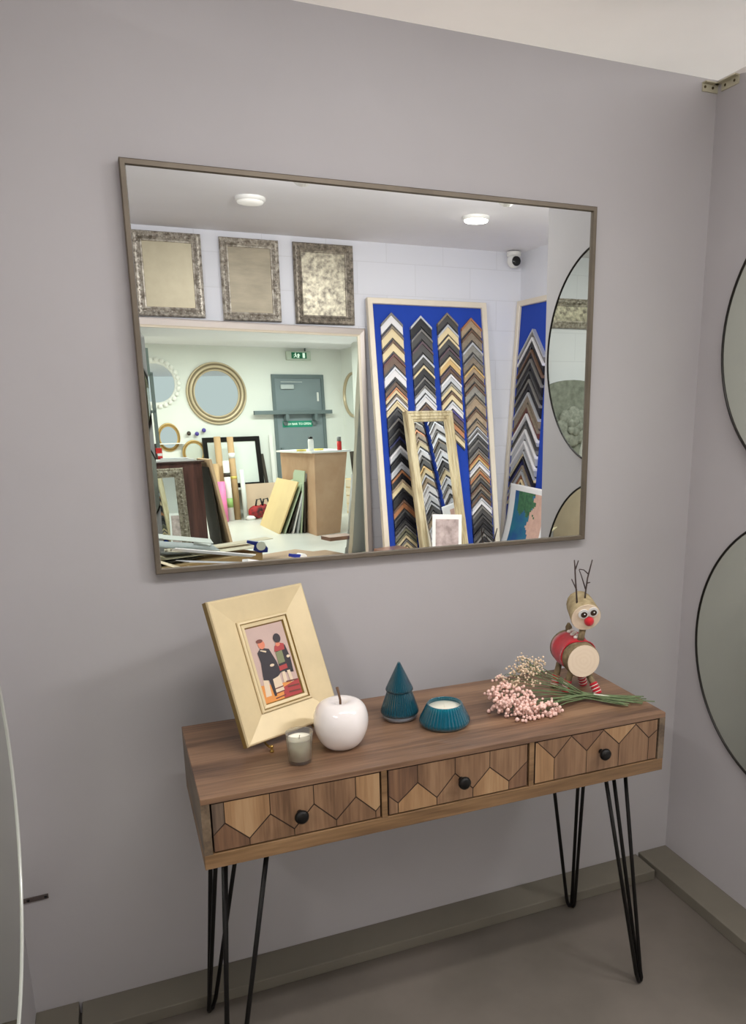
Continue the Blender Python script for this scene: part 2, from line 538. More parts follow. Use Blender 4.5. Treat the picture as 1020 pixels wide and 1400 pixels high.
ztone = [([3, 0, 1, 1, 0], [2, 1, 1, 1, 1]), ([2, 1, 1, 1, 0], [1, 0, 1, 0, 2]), ([1, 2, 0, 1, 3], [0, 1, 1, 1, 1])]
kn = [(0.292, 0.711), (0.648, 0.712), (1.009, 0.711)]
for d in range(3):
    Z = zig[d]
    xa, xb = Z[0][0], Z[-1][0]
    zt, zb = 0.7655, 0.6625
    yf = TYF + 0.002
    b = MB()
    b.box(xa, xb, yf + 0.0012, yf + 0.016, zb, zt, 4)
    b.box(xa + 0.005, xb - 0.005, yf + 0.016, TYB - 0.03, zb + 0.004, zt - 0.02, 4)
    g = 0.0009
    peaks = [p for i, p in enumerate(Z) if 0 < i < len(Z) - 1 and Z[i - 1][1] < p[1] and Z[i + 1][1] < p[1]]
    vals = [p for i, p in enumerate(Z) if 0 < i < len(Z) - 1 and Z[i - 1][1] > p[1] and Z[i + 1][1] > p[1]]
    # upper pieces lie between peaks, lower pieces between valleys
    def pieces(cuts, edge, tones, sgn):
        xs = [xa] + [p[0] for p in cuts] + [xb]
        for i in range(len(xs) - 1):
            lo, hi = xs[i], xs[i + 1]
            if hi - lo < 0.006:
                continue
            line = [p for p in Z if lo - 1e-6 <= p[0] <= hi + 1e-6]
            line = [(min(max(x, lo + g), hi - g), z + sgn * g * 1.4) for x, z in line]
            if line[0][0] > lo + 0.003:
                line = [(lo + g, line[0][1])] + line
            if line[-1][0] < hi - 0.003:
                line = line + [(hi - g, line[-1][1])]
            line = [(x, min(max(z, zb + g), zt - g)) for x, z in line]
            poly = line + [(hi - g, edge), (lo + g, edge)]
            q = []
            for p in poly:
                if not q or (abs(p[0] - q[-1][0]) + abs(p[1] - q[-1][1])) > 1e-5:
                    q.append(p)
            b.prism(q, yf, yf + 0.0014, tones[i % len(tones)], side=4)
    pieces(peaks, zt - g, ztone[d][0], 1)
    pieces(vals, zb + g, ztone[d][1], -1)
    dr = b.done('drawer', TONES + [GROOVE], t)
    k = MB()
    kx, kz = kn[d]
    Mk = Matrix.Translation((kx, yf, kz)) @ Matrix.Rotation(R(90), 4, 'X')
    k.lathe([(0.006, 0), (0.005, 0.008), (0.0062, 0.012), (0.0125, 0.015), (0.0145, 0.019), (0.0135, 0.024), (0.009, 0.0275), (0, 0.0285)], 28, M=Mk)
    k.done('knob', BLACKM, dr)
def hairpin(cx, cy, sx, sy):
    """three rods rising from the foot; sx, sy point from the foot to the table middle"""
    foot = Vector((cx, cy, 0.0065))
    tops = [Vector((cx + sx * 0.122, cy + sy * 0.033, TZ0 - 0.003)), Vector((cx + sx * 0.047, cy + sy * 0.118, TZ0 - 0.003)), Vector((cx + sx * 0.037, cy + sy * 0.072, TZ0 - 0.003))]
    b = MB()
    offs = [Vector((sx * 0.011, -sy * 0.004, 0)), Vector((-sx * 0.004, sy * 0.011, 0)), Vector((-sx * 0.002, -sy * 0.002, 0))]
    for tp, of in zip(tops, offs):
        q = foot + of
        d = (tp - q).normalized()
        c = foot + Vector((0, 0, 0.0))
        b.tube([tp, q + d * 0.3, q + d * 0.03, q + Vector((0, 0, 0.012)), q * 0.6 + c * 0.4 + Vector((0, 0, 0.002)), c], 0.0052, 10)
    lo = Vector((min(p.x for p in tops) - 0.012, min(p.y for p in tops) - 0.012, 0))
    hi = Vector((max(p.x for p in tops) + 0.012, max(p.y for p in tops) + 0.012, 0))
    b.box(lo.x, hi.x, lo.y, hi.y, TZ0 - 0.004, TZ0)
    return b
for cx in (0.112, 1.182):
    for cy in (-0.473, -0.126):
        hairpin(cx, cy, 1 if cx < 0.5 else -1, 1 if cy < -0.3 else -1).done('leg', BLACKM, t)

# ---------------------------------------------------------------- gold picture frame on an easel
pw, ph = 0.251, 0.324
t = thing('picture_frame', 'broad pale gold picture frame with a small figure print leaning on the table', 'picture frame', (0.214, -0.331, 0.795), rz=0.416, lean=0.408)
MB().frame(pw, ph, [(0, -0.004, 1), (0.0, 0.012, 1), (0.002, 0.017, 0), (0.005, 0.018), (0.0585, 0.0085), (0.060, 0.004)]).done('frame_moulding', [GOLDF, GOLDD], t)
MB().frame(pw - 0.116, ph - 0.116, [(0, 0.004), (0.0, 0.011, 1), (0.002, 0.0135), (0.006, 0.0135), (0.0075, 0.0095, 1), (0.0095, 0.0115), (0.016, 0.0105), (0.0195, 0.004, 1)], x0=0.058, z0=0.058).done('inner_slip', [GOLDF, GOLDD], t)
MB().box(0.003, pw - 0.003, 0.0, 0.005, 0.003, ph - 0.003).done('backing_board', DBOARD, t)
# the print: a plain two-figure composition in flat colour
pm = [mat('print_mauve', (196, 168, 156), 0.5, var=0.04, vscale=20), mat('print_black', (46, 38, 42), 0.5), mat('print_skin', (216, 128, 96), 0.5),
      mat('print_red', (170, 60, 58), 0.5), mat('print_green', (126, 130, 92), 0.5), mat('print_orange', (222, 144, 70), 0.5), mat('print_cream', (222, 200, 170), 0.5),
      mat('print_brown', (112, 58, 46), 0.5)]
b = MB()
x0, x1, z0, z1 = 0.0765, pw - 0.0765, 0.0765, ph - 0.0765
W_, H_ = x1 - x0, z1 - z0
b.quad((x0, -0.0055, z0), (x1, -0.0055, z0), (x1, -0.0055, z1), (x0, -0.0055, z1), 0)
def blob(pts, mi, lift):
    P = [(x0 + W_ * a, z0 + H_ * c) for a, c in pts]
    area = sum(P[i][0] * P[(i + 1) % len(P)][1] - P[(i + 1) % len(P)][0] * P[i][1] for i in range(len(P)))
    if area < 0:
        P = P[::-1]
    b._f([b.v(x, -0.006 - lift * 0.00012, z) for x, z in P], mi)
def oval(cx, cz, rx, rz_, mi, lift, n=14):
    blob([(cx + rx * math.cos(2 * PI * k / n), cz + rz_ * math.sin(2 * PI * k / n)) for k in range(n)], mi, lift)
blob([(0, 0), (1, 0), (1, 0.18), (0.5, 0.2), (0, 0.24)], 5, 1)
blob([(0.5, 0), (1, 0), (1, 0.2), (0.55, 0.14)], 3, 2)
blob([(0.05, 0.08), (0.2, 0.08), (0.22, 0.3), (0.1, 0.34)], 6, 3)
blob([(0.3, 0.1), (0.56, 0.1), (0.54, 0.33), (0.3, 0.31)], 6, 3)
for i_ in range(3):
    blob([(0.28, 0.02 + i_ * 0.06), (0.56, 0.03 + i_ * 0.06), (0.56, 0.045 + i_ * 0.06), (0.28, 0.035 + i_ * 0.06)], 7, 4)
blob([(0.1, 0.3), (0.16, 0.52), (0.14, 0.66), (0.26, 0.72), (0.46, 0.68), (0.56, 0.5), (0.6, 0.34), (0.5, 0.3), (0.34, 0.28), (0.33, 0.06), (0.27, 0.06), (0.24, 0.28)], 1, 5)
oval(0.3, 0.755, 0.09, 0.06, 2, 6)
oval(0.27, 0.805, 0.09, 0.026, 7, 7)
blob([(0.24, 0.69), (0.38, 0.66), (0.36, 0.64), (0.22, 0.68)], 6, 7)
blob([(0.58, 0.34), (0.62, 0.66), (0.74, 0.72), (0.9, 0.68), (0.95, 0.5), (0.93, 0.3)], 1, 5)
blob([(0.58, 0.62), (0.62, 0.69), (0.74, 0.73), (0.88, 0.7), (0.86, 0.62)], 3, 6)
oval(0.72, 0.71, 0.06, 0.03, 2, 7)
oval(0.74, 0.79, 0.1, 0.065, 1, 7)
blob([(0.6, 0.45), (0.78, 0.46), (0.78, 0.62), (0.6, 0.61)], 4, 7)
blob([(0.58, 0.36), (0.8, 0.37), (0.8, 0.43), (0.58, 0.42)], 3, 7)
blob([(0.6, 0.2), (0.7, 0.2), (0.7, 0.34), (0.62, 0.34)], 6, 7)
blob([(0.78, 0.18), (0.86, 0.18), (0.84, 0.34), (0.76, 0.34)], 6, 7)
oval(0.9, 0.52, 0.045, 0.02, 6, 8)
oval(0.42, 0.46, 0.06, 0.018, 6, 8)
for i_ in range(3):
    blob([(0.66, 0.05 + i_ * 0.07), (0.97, 0.04 + i_ * 0.07), (0.97, 0.06 + i_ * 0.07), (0.66, 0.07 + i_ * 0.07)], 7, 8)
b.done('art_print', pm, t, recalc=False)
# easel
t = thing('display_easel', 'small brass display easel holding up the gold picture frame', 'easel', (0.214, -0.331, 0.78), rz=0.416)
def easel_pt(x, up, out):   # along the leaning frame
    return Vector((x, math.sin(0.408) * up - math.cos(0.408) * out, 0.015 + math.cos(0.408) * up - math.sin(0.408) * out))
for x in (0.052, 0.18):
    b = MB()
    b.tube([easel_pt(x, -0.004, 0.014), easel_pt(x, -0.006, 0.004), easel_pt(x, -0.006, -0.012), easel_pt(x + (0.055 if x < 0.1 else -0.045), 0.2, -0.014)], 0.0026, 8)
    b.done('upright', BRASS, t)
    b = MB()
    b.lathe([(0, 0), (0.0045, 0.0005), (0.005, 0.003), (0.0032, 0.0055), (0.003, 0.011), (0.0045, 0.013), (0.0032, 0.0155), (0.0, 0.017)], 16, c=(x - 0.004, -0.03, 0))
    b.tube([(x - 0.004, -0.03, 0.010), (x - 0.002, -0.012, 0.0085), tuple(easel_pt(x, -0.006, -0.004))], 0.0026, 8)
    b.done('foot', BRASS, t)
b = MB()
q = easel_pt(0.125, 0.2, -0.014)
b.tube([tuple(q), (q.x, q.y + 0.09, 0.003)], 0.0026, 8)
b.done('rear_strut', BRASS, t)

# ---------------------------------------------------------------- votive candle
t = thing('votive_candle', 'small clear glass votive candle with cream wax before the gold frame', 'candle', (0.316, -0.408, 0.78))
b = MB()
b.lathe([(0, 0), (0.0225, 0), (0.0245, 0.003), (0.0285, 0.066), (0.0288, 0.0668), (0.0272, 0.0665), (0.0235, 0.008), (0, 0.007)], 40)
b.done('glass_cup', GLASS, t)
b = MB()
b.lathe([(0, 0.0075), (0.0232, 0.0085), (0.0262, 0.054), (0.022, 0.052), (0, 0.051)], 40)
b.done('wax', WAX, t)
MB().tube([(0, 0, 0.051), (0.0005, 0, 0.057), (0.0015, 0, 0.06)], 0.0007, 6).done('wick', BLACKP, t)

# ---------------------------------------------------------------- ceramic apple
t = thing('ceramic_apple', 'glossy pearl white ceramic apple with a twig stem beside the candle', 'apple ornament', (0.418, -0.365, 0.78))
b = MB()
prof = [(0, 0.003), (0.016, 0.0015), (0.026, 0.0), (0.036, 0.004), (0.048, 0.018), (0.0565, 0.04), (0.0595, 0.06), (0.0585, 0.078), (0.053, 0.096), (0.043, 0.108), (0.032, 0.1125), (0.021, 0.112), (0.012, 0.108), (0.006, 0.102), (0, 0.099)]
def smooth_prof(p, k=3):
    out = []
    for i in range(len(p) - 1):
        a = p[max(i - 1, 0)]; b_ = p[i]; c = p[i + 1]; d = p[min(i + 2, len(p) - 1)]
        for j in range(k):
            s_ = j / k
            f = lambda q0, q1, q2, q3: 0.5 * ((2 * q1) + (-q0 + q2) * s_ + (2 * q0 - 5 * q1 + 4 * q2 - q3) * s_ * s_ + (-q0 + 3 * q1 - 3 * q2 + q3) * s_ ** 3)
            out.append((max(0, f(a[0], b_[0], c[0], d[0])), f(a[1], b_[1], c[1], d[1])))
    out[0] = p[0]
    out.append(p[-1])
    return out
prof = [(r_, z_ * 0.93) for r_, z_ in prof]
b.lathe(smooth_prof(prof), 56, ripple=(5, 0.008))
b.done('body', CERAMIC, t)
MB().tube([(0, 0, 0.088), (0, 0, 0.106), (-0.002, 0.002, 0.12), (-0.005, 0.004, 0.135)], [0.0028, 0.0026, 0.0026, 0.0032], 8).done('stem', TWIG, t)

# ---------------------------------------------------------------- tree shaped ribbed jar
t = thing('tree_shaped_jar', 'dark teal ribbed glass jar shaped like a fir tree', 'jar', (0.588, -0.268, 0.78))
b = MB()
b.lathe([(0, 0), (0.036, 0), (0.0405, 0.004), (0.042, 0.009), (0.042, 0.013), (0, 0.013)], 64)
b.done('foot_ring', GLASSB, t)
b = MB()
b.lathe([(0, 0.013), (0.043, 0.0132, None, 0), (0.0445, 0.017), (0.044, 0.022), (0.029, 0.067), (0.0285, 0.069, None, 0), (0, 0.069)], 160, ripple=(40, 0.03))
b.done('jar_bowl', TEALD, t)
b = MB()
b.lathe([(0, 0.069), (0.0305, 0.0695, None, 0), (0.0325, 0.072), (0.031, 0.077), (0.004, 0.136), (0.0026, 0.139, None, 0), (0, 0.1405)], 160, ripple=(40, 0.018))
b.done('jar_lid', TEALD, t)

t = thing('tealight_bowl', 'low bright teal ribbed glass bowl candle filled with white wax', 'candle', (0.672, -0.345, 0.78))
b = MB()
b.lathe([(0, 0), (0.05, 0, None, 0), (0.056, 0.003, None, 0), (0.0585, 0.009), (0.0575, 0.015), (0.041, 0.05), (0.0405, 0.052, None, 0), (0.0385, 0.052, None, 0), (0.038, 0.049), (0.051, 0.016), (0.048, 0.006, None, 0), (0, 0.005)], 168, ripple=(42, 0.028))
b.done('bowl', TEAL, t)
b = MB()
b.lathe([(0, 0.0055), (0.0465, 0.007), (0.0495, 0.016), (0.0395, 0.042), (0, 0.0415)], 60)
b.done('wax', WAX, t)
MB().tube([(0, 0, 0.041), (0, 0.0, 0.049)], 0.0007, 6).done('wick', TAPEW, t)

# ---------------------------------------------------------------- dried flower bunch
t = thing('dried_flower_bunch', 'bunch of dried pink berry blossoms with green stems lying on the table', 'flowers', (0.95, -0.34, 0.78))
head = Vector((0.88, -0.33, 0.78)) - Vector((0.95, -0.34, 0.78))
tie = Vector((1.05, -0.352, 0.794)) - Vector((0.95, -0.34, 0.78))
rf = random.Random(11)
for i in range(30):
    a = rf.uniform(0, 1)
    # heads follow an arc: from the back top, round the left, to the front right
    path = [(0.955, -0.285, 0.862), (0.915, -0.29, 0.882), (0.875, -0.295, 0.872), (0.84, -0.305, 0.845), (0.818, -0.325, 0.815), (0.812, -0.355, 0.796), (0.828, -0.38, 0.792), (0.86, -0.392, 0.79), (0.895, -0.398, 0.79), (0.93, -0.392, 0.79)]
    q_ = (i + 0.5) / 30 * (len(path) - 1)
    k0 = min(int(q_), len(path) - 2)
    end = Vector(path[k0]).lerp(Vector(path[k0 + 1]), q_ - k0) - Vector((0.95, -0.34, 0.78))
    inner = 0.3 if i % 6 == 2 else 0.0
    end = end.lerp(Vector((0.02, -0.0, 0.03)), inner) + Vector((rf.uniform(-0.01, 0.01), rf.uniform(-0.008, 0.008), rf.uniform(-0.006, 0.008)))
    end.z = max(end.z, 0.010)
    tail = Vector((0.215 + rf.uniform(-0.06, 0.03), -0.08 + rf.uniform(-0.03, 0.03), 0.004 + rf.uniform(0, 0.01)))
    mid = tie + Vector((rf.uniform(-0.006, 0.006), rf.uniform(-0.012, 0.012), rf.uniform(-0.008, 0.006)))
    e2 = end * 0.5 + mid * 0.5 + Vector((0, 0, 0.006))
    b = MB()
    b.tube([tail, mid * 0.5 + tail * 0.5, mid, e2, end], [0.0015, 0.0015, 0.0014, 0.0012, 0.0009], 5)
    tips = []
    nb = 9
    for k in range(nb):
        s_ = 0.72 + 0.28 * (k + rf.random()) / nb
        base = e2.lerp(end, s_)
        tp = base + Vector((rf.uniform(-0.022, 0.014), rf.uniform(-0.02, 0.02), rf.uniform(-0.016, 0.02)))
        tp.z = max(tp.z, 0.006)
        tp.z = min(tp.z, 0.132)
        b.tube([base, (base + tp) / 2 + Vector((0, 0, 0.004)), tp], 0.0005, 4)
        tips.append(tp)
        for _ in range(2):
            t2 = tp + Vector((rf.uniform(-0.012, 0.01), rf.uniform(-0.01, 0.01), rf.uniform(-0.01, 0.01)))
            t2.z = max(t2.z, 0.005)
            tips.append(t2)
    st = b.done('stem', GREEN, t)
    low = end.z < 0.062
    b = MB()
    for tp in tips:
        b.ball(tp, rf.uniform(0.0030, 0.0052) if low else rf.uniform(0.0018, 0.0034), n=7, m=5)
    tag(b.done('blossoms', PINK if low else CREAMB, st), kind='stuff')
MB().tube([tie + Vector((0.02, -0.012, 0.004)), tie + Vector((0.06, -0.034, -0.002))], 0.0026, 8).done('tape', TAPEW, t)

# ---------------------------------------------------------------- reindeer ornament
t = thing('reindeer_ornament', 'handmade log reindeer with red nose, twig antlers and striped socks', 'ornament', (0, 0, 0))
def log(b, p, q, r1, r2, n=28, bark=0, slice_=1):
    p, q = Vector(p), Vector(q)
    d = (q - p).normalized()
    b.tube([p, p + d * 0.002, q - d * 0.002, q], [r1 * 0.96, r1, r2, r2 * 0.96], n, bark, cap=False)
BF = Vector((1.066, -0.318, 0.872))                    # centre of the front slice
bd = Vector((0.18, 0.98, 0.02)).normalized()
BB = BF + bd * 0.125
b = MB()
log(b, BF, BB, 0.0445, 0.046)
b.done('body', [BARK], t)
def disc(c, d, r, th, name, m, parent, n=28, lift=0.0):
    d = Vector(d).normalized()
    b = MB()
    b.tube([Vector(c) + d * lift, Vector(c) + d * (lift + th)], r, n, smooth=False)
    o = b.done(name, m, parent)
    o.data.transform(Matrix.Translation(-Vector(c)))
    o.location = Vector(c)
    return o
disc(BF, -bd, 0.0425, 0.0025, 'front_slice', SLICE, t, lift=-0.001)
disc(BB, bd, 0.044, 0.002, 'rear_slice', SLICE, t, lift=-0.001)
# red felt coat wrapped over the log
side = bd.cross(Vector((0, 0, 1))).normalized()
b = MB()
n = 20
rows = []
for j in range(7):
    s_ = 0.018 + 0.09 * j / 6
    row = []
    for k in range(n + 1):
        a = R(-28) + R(236) * k / n
        flare = 0.0485 + 0.0016 * math.sin(3 * a + j)
        lead = 0.016 * math.cos(a) if j == 0 else 0
        row.append(BF + bd * (s_ + abs(lead)) + (side * math.cos(a) + Vector((0, 0, 1)) * math.sin(a)) * flare)
    rows.append([b.v(*p) for p in row])
for j in range(6):
    for k in range(n):
        b._f([rows[j][k], rows[j][k + 1], rows[j + 1][k + 1], rows[j + 1][k]], 0, True)
o = b.done('felt_coat', FELT, t)
sm = o.modifiers.new('thick', 'SOLIDIFY')
sm.thickness = 0.0025
# white trim on top of the coat
b = MB()
for k in range(7):
    p = BF + bd * (0.03 + 0.012 * k) + Vector((0, 0, 0.0505))
    b.ball(p + side * (-0.006 if k % 2 else 0.004), 0.0055, (1.2, 1.2, 0.8))
b.done('white_trim', FELTW, t)
MB().tube([BB + Vector((0, 0, 0.038)) - bd * 0.02, BB + Vector((0, 0, 0.058)) - bd * 0.016, BB + Vector((0, 0, 0.068)) - bd * 0.014], [0.009, 0.009, 0.003], 10).done('tail', BARK, t)
# neck
MB().tube([BF + bd * 0.028 + Vector((0, 0, 0.04)), Vector((1.082, -0.285, 0.95))], 0.0085, 12).done('neck', BARK, t)
# head
HF = Vector((1.075, -0.308, 0.984))
hd = Vector((0.26, 0.92, 0.30)).normalized()
HB = HF + hd * 0.062
b = MB()
log(b, HF, HB, 0.0385, 0.035)
b.ball(HB, 0.0345, (1, 1, 1), 16, 8)
hd_o = b.done('head', [BARKP], t)
disc(HF, -hd, 0.0375, 0.0025, 'face_slice', SLICE, hd_o, lift=-0.001)
fr = hd.cross(Vector((0, 0, 1))).normalized()
fu = fr.cross(hd).normalized()
def fpnt(a, c, out=0.0035):
    return HF + fr * a + fu * c - hd * out
NP = fpnt(0.008, -0.010)
MB().ball(NP, 0.0128, (1, 1, 1), 16, 10).done('nose', NOSE, hd_o)
for a, c in ((-0.009, 0.012), (0.015, 0.017)):
    e = disc(fpnt(a, c, 0.002), -hd, 0.0135, 0.003, 'eye', WHITEP, hd_o, 20)
    disc(fpnt(a + 0.001, c - 0.001, 0.005), -hd, 0.0082, 0.0015, 'pupil', mat('eye_brown', (58, 40, 28), 0.2, coat=0.5), e, 18)
    e.children[0].location = fpnt(a + 0.001, c - 0.001, 0.005) - e.location
    MB().ball(fpnt(a + 0.002, c + 0.001, 0.0068) - e.location, 0.0019).done('highlight', WHITEP, e)
# antlers
def antler(pts, twigs):
    b = MB()
    b.tube(pts, [0.0024, 0.0022, 0.002, 0.0018, 0.0015][:len(pts)], 7)
    for tw in twigs:
        b.tube(tw, [0.0018, 0.0013, 0.0012][:len(tw)], 6)
    b.done('antler', TWIGD, hd_o)
A0 = Vector((1.058, -0.29, 1.018))
antler([A0, A0 + Vector((-0.003, 0, 0.032)), A0 + Vector((-0.007, 0, 0.065)), A0 + Vector((-0.010, 0, 0.098)), A0 + Vector((-0.012, 0, 0.112))],
       [[A0 + Vector((-0.002, 0, 0.034)), A0 + Vector((-0.018, 0, 0.064))], [A0 + Vector((-0.008, 0, 0.088)), A0 + Vector((0.0, 0, 0.11))]])
A1 = Vector((1.082, -0.288, 1.022))
antler([A1, A1 + Vector((0.002, 0, 0.025)), A1 + Vector((0.006, 0, 0.058)), A1 + Vector((0.013, 0, 0.085)), A1 + Vector((0.018, 0, 0.104))],
       [[A1 + Vector((0.001, 0, 0.03)), A1 + Vector((-0.012, 0, 0.064)), A1 + Vector((-0.02, 0, 0.082))], [A1 + Vector((0.008, 0, 0.068)), A1 + Vector((-0.006, 0, 0.08)), A1 + Vector((-0.019, 0, 0.083))], [A1 + Vector((0.004, 0, 0.045)), A1 + Vector((0.014, 0, 0.046))]])
# legs with striped socks
def deer_leg(top, foot):
    top, foot = Vector(top), Vector(foot)
    lg = MB().tube([top, foot + (top - foot) * 0.04], 0.0082, 12).done('leg', BARK, t)
    b = MB()
    d = (foot - top).normalized()
    L = (foot - top).length
    s0 = L - 0.032
    z_ = s0
    for k in range(7):
        step = 0.0064 if k % 2 == 0 else 0.0021
        b.tube([top + d * z_, top + d * (z_ + step)], 0.0112 if k % 2 else 0.0109, 14, 0 if k % 2 == 0 else 1)
        z_ += step
    b.done('sock', [FELT, FELTW], lg)
deer_leg((1.046, -0.235, 0.845), (1.028, -0.240, 0.783))
deer_leg((1.048, -0.29, 0.84), (1.036, -0.282, 0.783))
deer_leg((1.088, -0.262, 0.84), (1.108, -0.258, 0.783))
deer_leg((1.088, -0.30, 0.84), (1.104, -0.334, 0.783))

#FAR#
# ================================================================ things seen in the wall mirror: back wall
def ornate(name, label, loc, rz, w, h, fwid, m, glassm, lean=0, group=None, lumps=2, cat='frame', seed=1, depth=0.03):
    t = thing(name, label, cat, loc, rz=rz, lean=lean, group=group)
    b = MB()
    d = depth
    b.frame(w, h, [(0, -0.0), (0, d * 0.7), (fwid * 0.12, d), (fwid * 0.25, d * 0.85), (fwid * 0.45, d * 0.95), (fwid * 0.7, d * 0.6), (fwid * 0.8, d * 0.45), (fwid * 0.82, d * 0.62), (fwid * 0.95, d * 0.55), (fwid, d * 0.2)])
    rq = random.Random(seed)
    for row in range(lumps):
        ins = fwid * (0.14 if row == 0 else 0.5)
        rr = fwid * (0.11 if row == 0 else 0.17)
        step = rr * (2.4 if row == 0 else 2.7)
        for s_ in range(4):
            L = (w if s_ % 2 == 0 else h) - 2 * ins
            k = max(2, int(L / step))
            for i in range(k):
                u = ins + L * (i + 0.5) / k
                x, z = ((u, ins), (w - ins, u), (w - u, h - ins), (ins, h - u))[s_]
                tw = rq.uniform(0.7, 1.25)
                b.ball((x, -d * 0.9, z), rr, (tw, 0.7, 2 - tw) if i % 2 == 0 else (0.75, 0.9, 0.75), 7, 4)
    b.done('ornate_moulding', m, t)
    MB().quad((fwid * 0.95, -d * 0.3, fwid * 0.95), (w - fwid * 0.95, -d * 0.3, fwid * 0.95), (w - fwid * 0.95, -d * 0.3, h - fwid * 0.95), (fwid * 0.95, -d * 0.3, h - fwid * 0.95)).done('mirror_glass', glassm, t, recalc=False)
    MB().box(0.004, w - 0.004, -d * 0.2, 0.0, 0.004, h - 0.004).done('backing_board', DBOARD, t)
    return t

ANT1 = mat('antique_mirror_beige', (176, 166, 142), 0.4, 0.3, var=0.04, vscale=14)
ANT2 = mat('antique_mirror_smoky', (146, 136, 118), 0.4, 0.4, var=0.12, vscale=5, stretch=(1, 1, 4))
ANT3 = mat('antique_mirror_damask', (186, 178, 156), 0.35, 0.4, col2=(104, 96, 86), vscale=30)
ornate('silver_frame', 'ornate silver frame with plain beige panel, above the huge silver edged mirror', (0.715, -3.998, 2.046), PI, 0.432, 0.529, 0.062, SILVERF, ANT1, group='ornate silver frames along the top of the back wall', seed=3)
ornate('silver_frame', 'ornate silver frame with smoky brown panel between beige and damask frames', (1.232, -3.998, 2.035), PI, 0.398, 0.535, 0.058, SILVERF, ANT2, group='ornate silver frames along the top of the back wall', seed=5)
ornate('silver_frame', 'ornate dark silver frame with mottled damask mirror nearest the blue board', (1.765, -3.998, 2.03), PI, 0.432, 0.541, 0.062, SILVERD, ANT3, group='ornate silver frames along the top of the back wall', seed=9)

# low bench in front of the bevelled mirror
t = thing('work_bench', 'low pale bench in front of the huge leaning mirror', 'bench', (0, 0, 0))
MB().box(-0.15, 1.84, -3.985, -2.95, 0.268, 0.292).done('bench_top', PLY, t, bevel=0.002)
for x in (-0.12, 1.76):
    for y in (-3.92, -3.02):
        MB().box(x, x + 0.05, y - 0.025, y + 0.025, 0, 0.268).done('leg', PLY, t)

# large bevelled mirror, turned a little to the right and leaning
TB, PB = R(12.5), R(1.4)
Bu = Vector((math.cos(TB), -math.sin(TB), 0))
BW = 1.692
bh = 1.713
topleft = Vector((0.258, -3.62, 2.0071)) - Bu * 0.08
nb = Vector((math.sin(TB) * math.cos(PB), math.cos(TB) * math.cos(PB), math.sin(PB)))
upv = Vector((-math.sin(TB) * math.sin(PB), -math.cos(TB) * math.sin(PB), math.cos(PB)))
org = topleft + Bu * BW - upv * bh
t = thing('floor_mirror', 'huge square mirror in plain silver frame standing on the low bench', 'mirror', org, rz=PI - TB, lean=PB)
FRW = 0.058
GY = 0.0
MB().frame(BW, bh, [(0, -0.035), (0, 0.012), (0.004, 0.018), (0.012, 0.02), (0.044, 0.016), (0.05, 0.010, 1), (FRW, 0.006, 1), (FRW, -0.001, 1)]).done('mirror_frame', [SILVERL, CREAMF], t)
bv = 0.058
bt = math.tan(R(1.3)) * bv
b = MB()
i0, i1 = FRW - 0.003, FRW - 0.003 + bv
A_ = [b.v(x, GY + bt, z) for x, z in ((i0, i0), (BW - i0, i0), (BW - i0, bh - i0), (i0, bh - i0))]
C_ = [b.v(x, GY, z) for x, z in ((i1, i1), (BW - i1, i1), (BW - i1, bh - i1), (i1, bh - i1))]
for k in range(4):
    j = (k + 1) % 4
    b._f([A_[k], A_[j], C_[j], C_[k]])
b._f(C_)
b.done('mirror_glass', MIRROR_G, t)
MB().box(0.02, BW - 0.02, 0.014, 0.03, 0.02, bh - 0.02).done('backing_board', DBOARD, t)

# ---------------------------------------------------------------- blue board with corner samples
CC = {'white': (228, 224, 226), 'cream': (226, 206, 164), 'gold': (206, 172, 118), 'black': (34, 32, 36), 'dark grey': (74, 72, 72),
      'silver': (190, 190, 194), 'grey': (124, 120, 116), 'brown': (110, 84, 68), 'plum': (96, 76, 84), 'copper': (176, 120, 84), 'tan': (168, 146, 120),
      'taupe': (136, 122, 106), 'pewter': (146, 142, 134), 'navy': (40, 42, 86), 'maroon': (104, 60, 56), 'olive': (120, 118, 96), 'purple': (74, 66, 130)}
CM = {}
for k_, c_ in CC.items():
    tex = k_ in ('tan', 'taupe', 'pewter', 'brown')
    CM[k_] = mat('sample_' + k_.replace(' ', '_'), c_, 0.4, 0.35 if k_ in ('silver', 'gold', 'copper', 'pewter') else 0.0, var=0.16 if tex else 0.0, vscale=40)
ORD = ['topmost', 'second', 'third', 'fourth', 'fifth', 'sixth', 'seventh', 'eighth', 'ninth', 'tenth', 'eleventh', 'twelfth', 'thirteenth', 'fourteenth', 'fifteenth', 'sixteenth',
       'seventeenth', 'eighteenth', 'nineteenth', 'twentieth', 'twenty-first', 'twenty-second', 'twenty-third', 'twenty-fourth', 'twenty-fifth', 'twenty-sixth', 'twenty-seventh']
def chevron(board, u, down, hw, wv, main, accent, label, group):
    """corner sample on a board: apex at u along board, down from its top; child order keeps it top-level"""
    b = MB()
    e = min(0.018, wv * 0.3)
    for s_ in (-1, 1):
        b.prism([(0, 0), (s_ * hw, -hw), (s_ * hw, -hw - e), (0, -e)], -0.034, -0.004, 1)
        b.prism([(0, -e), (s_ * hw, -hw - e), (s_ * hw, -hw - wv * 0.82), (0, -wv * 0.82)], -0.024, -0.004, 0)
        b.prism([(0, -wv * 0.82), (s_ * hw, -hw - wv * 0.82), (s_ * hw, -hw - wv), (0, -wv)], -0.016, -0.004, 2)  # dark lower strip stands in for the shadow line under the sample
    Hb = board['top_h']
    M = board.matrix_world @ Matrix.Translation((u, 0, Hb - down))
    o = b.done('corner_sample', [CM[main], CM[accent], CM['dark grey'] if main not in ('black', 'dark grey') else CM['black']], matrix=M)
    tag(o, label, 'frame sample', group)
    return o
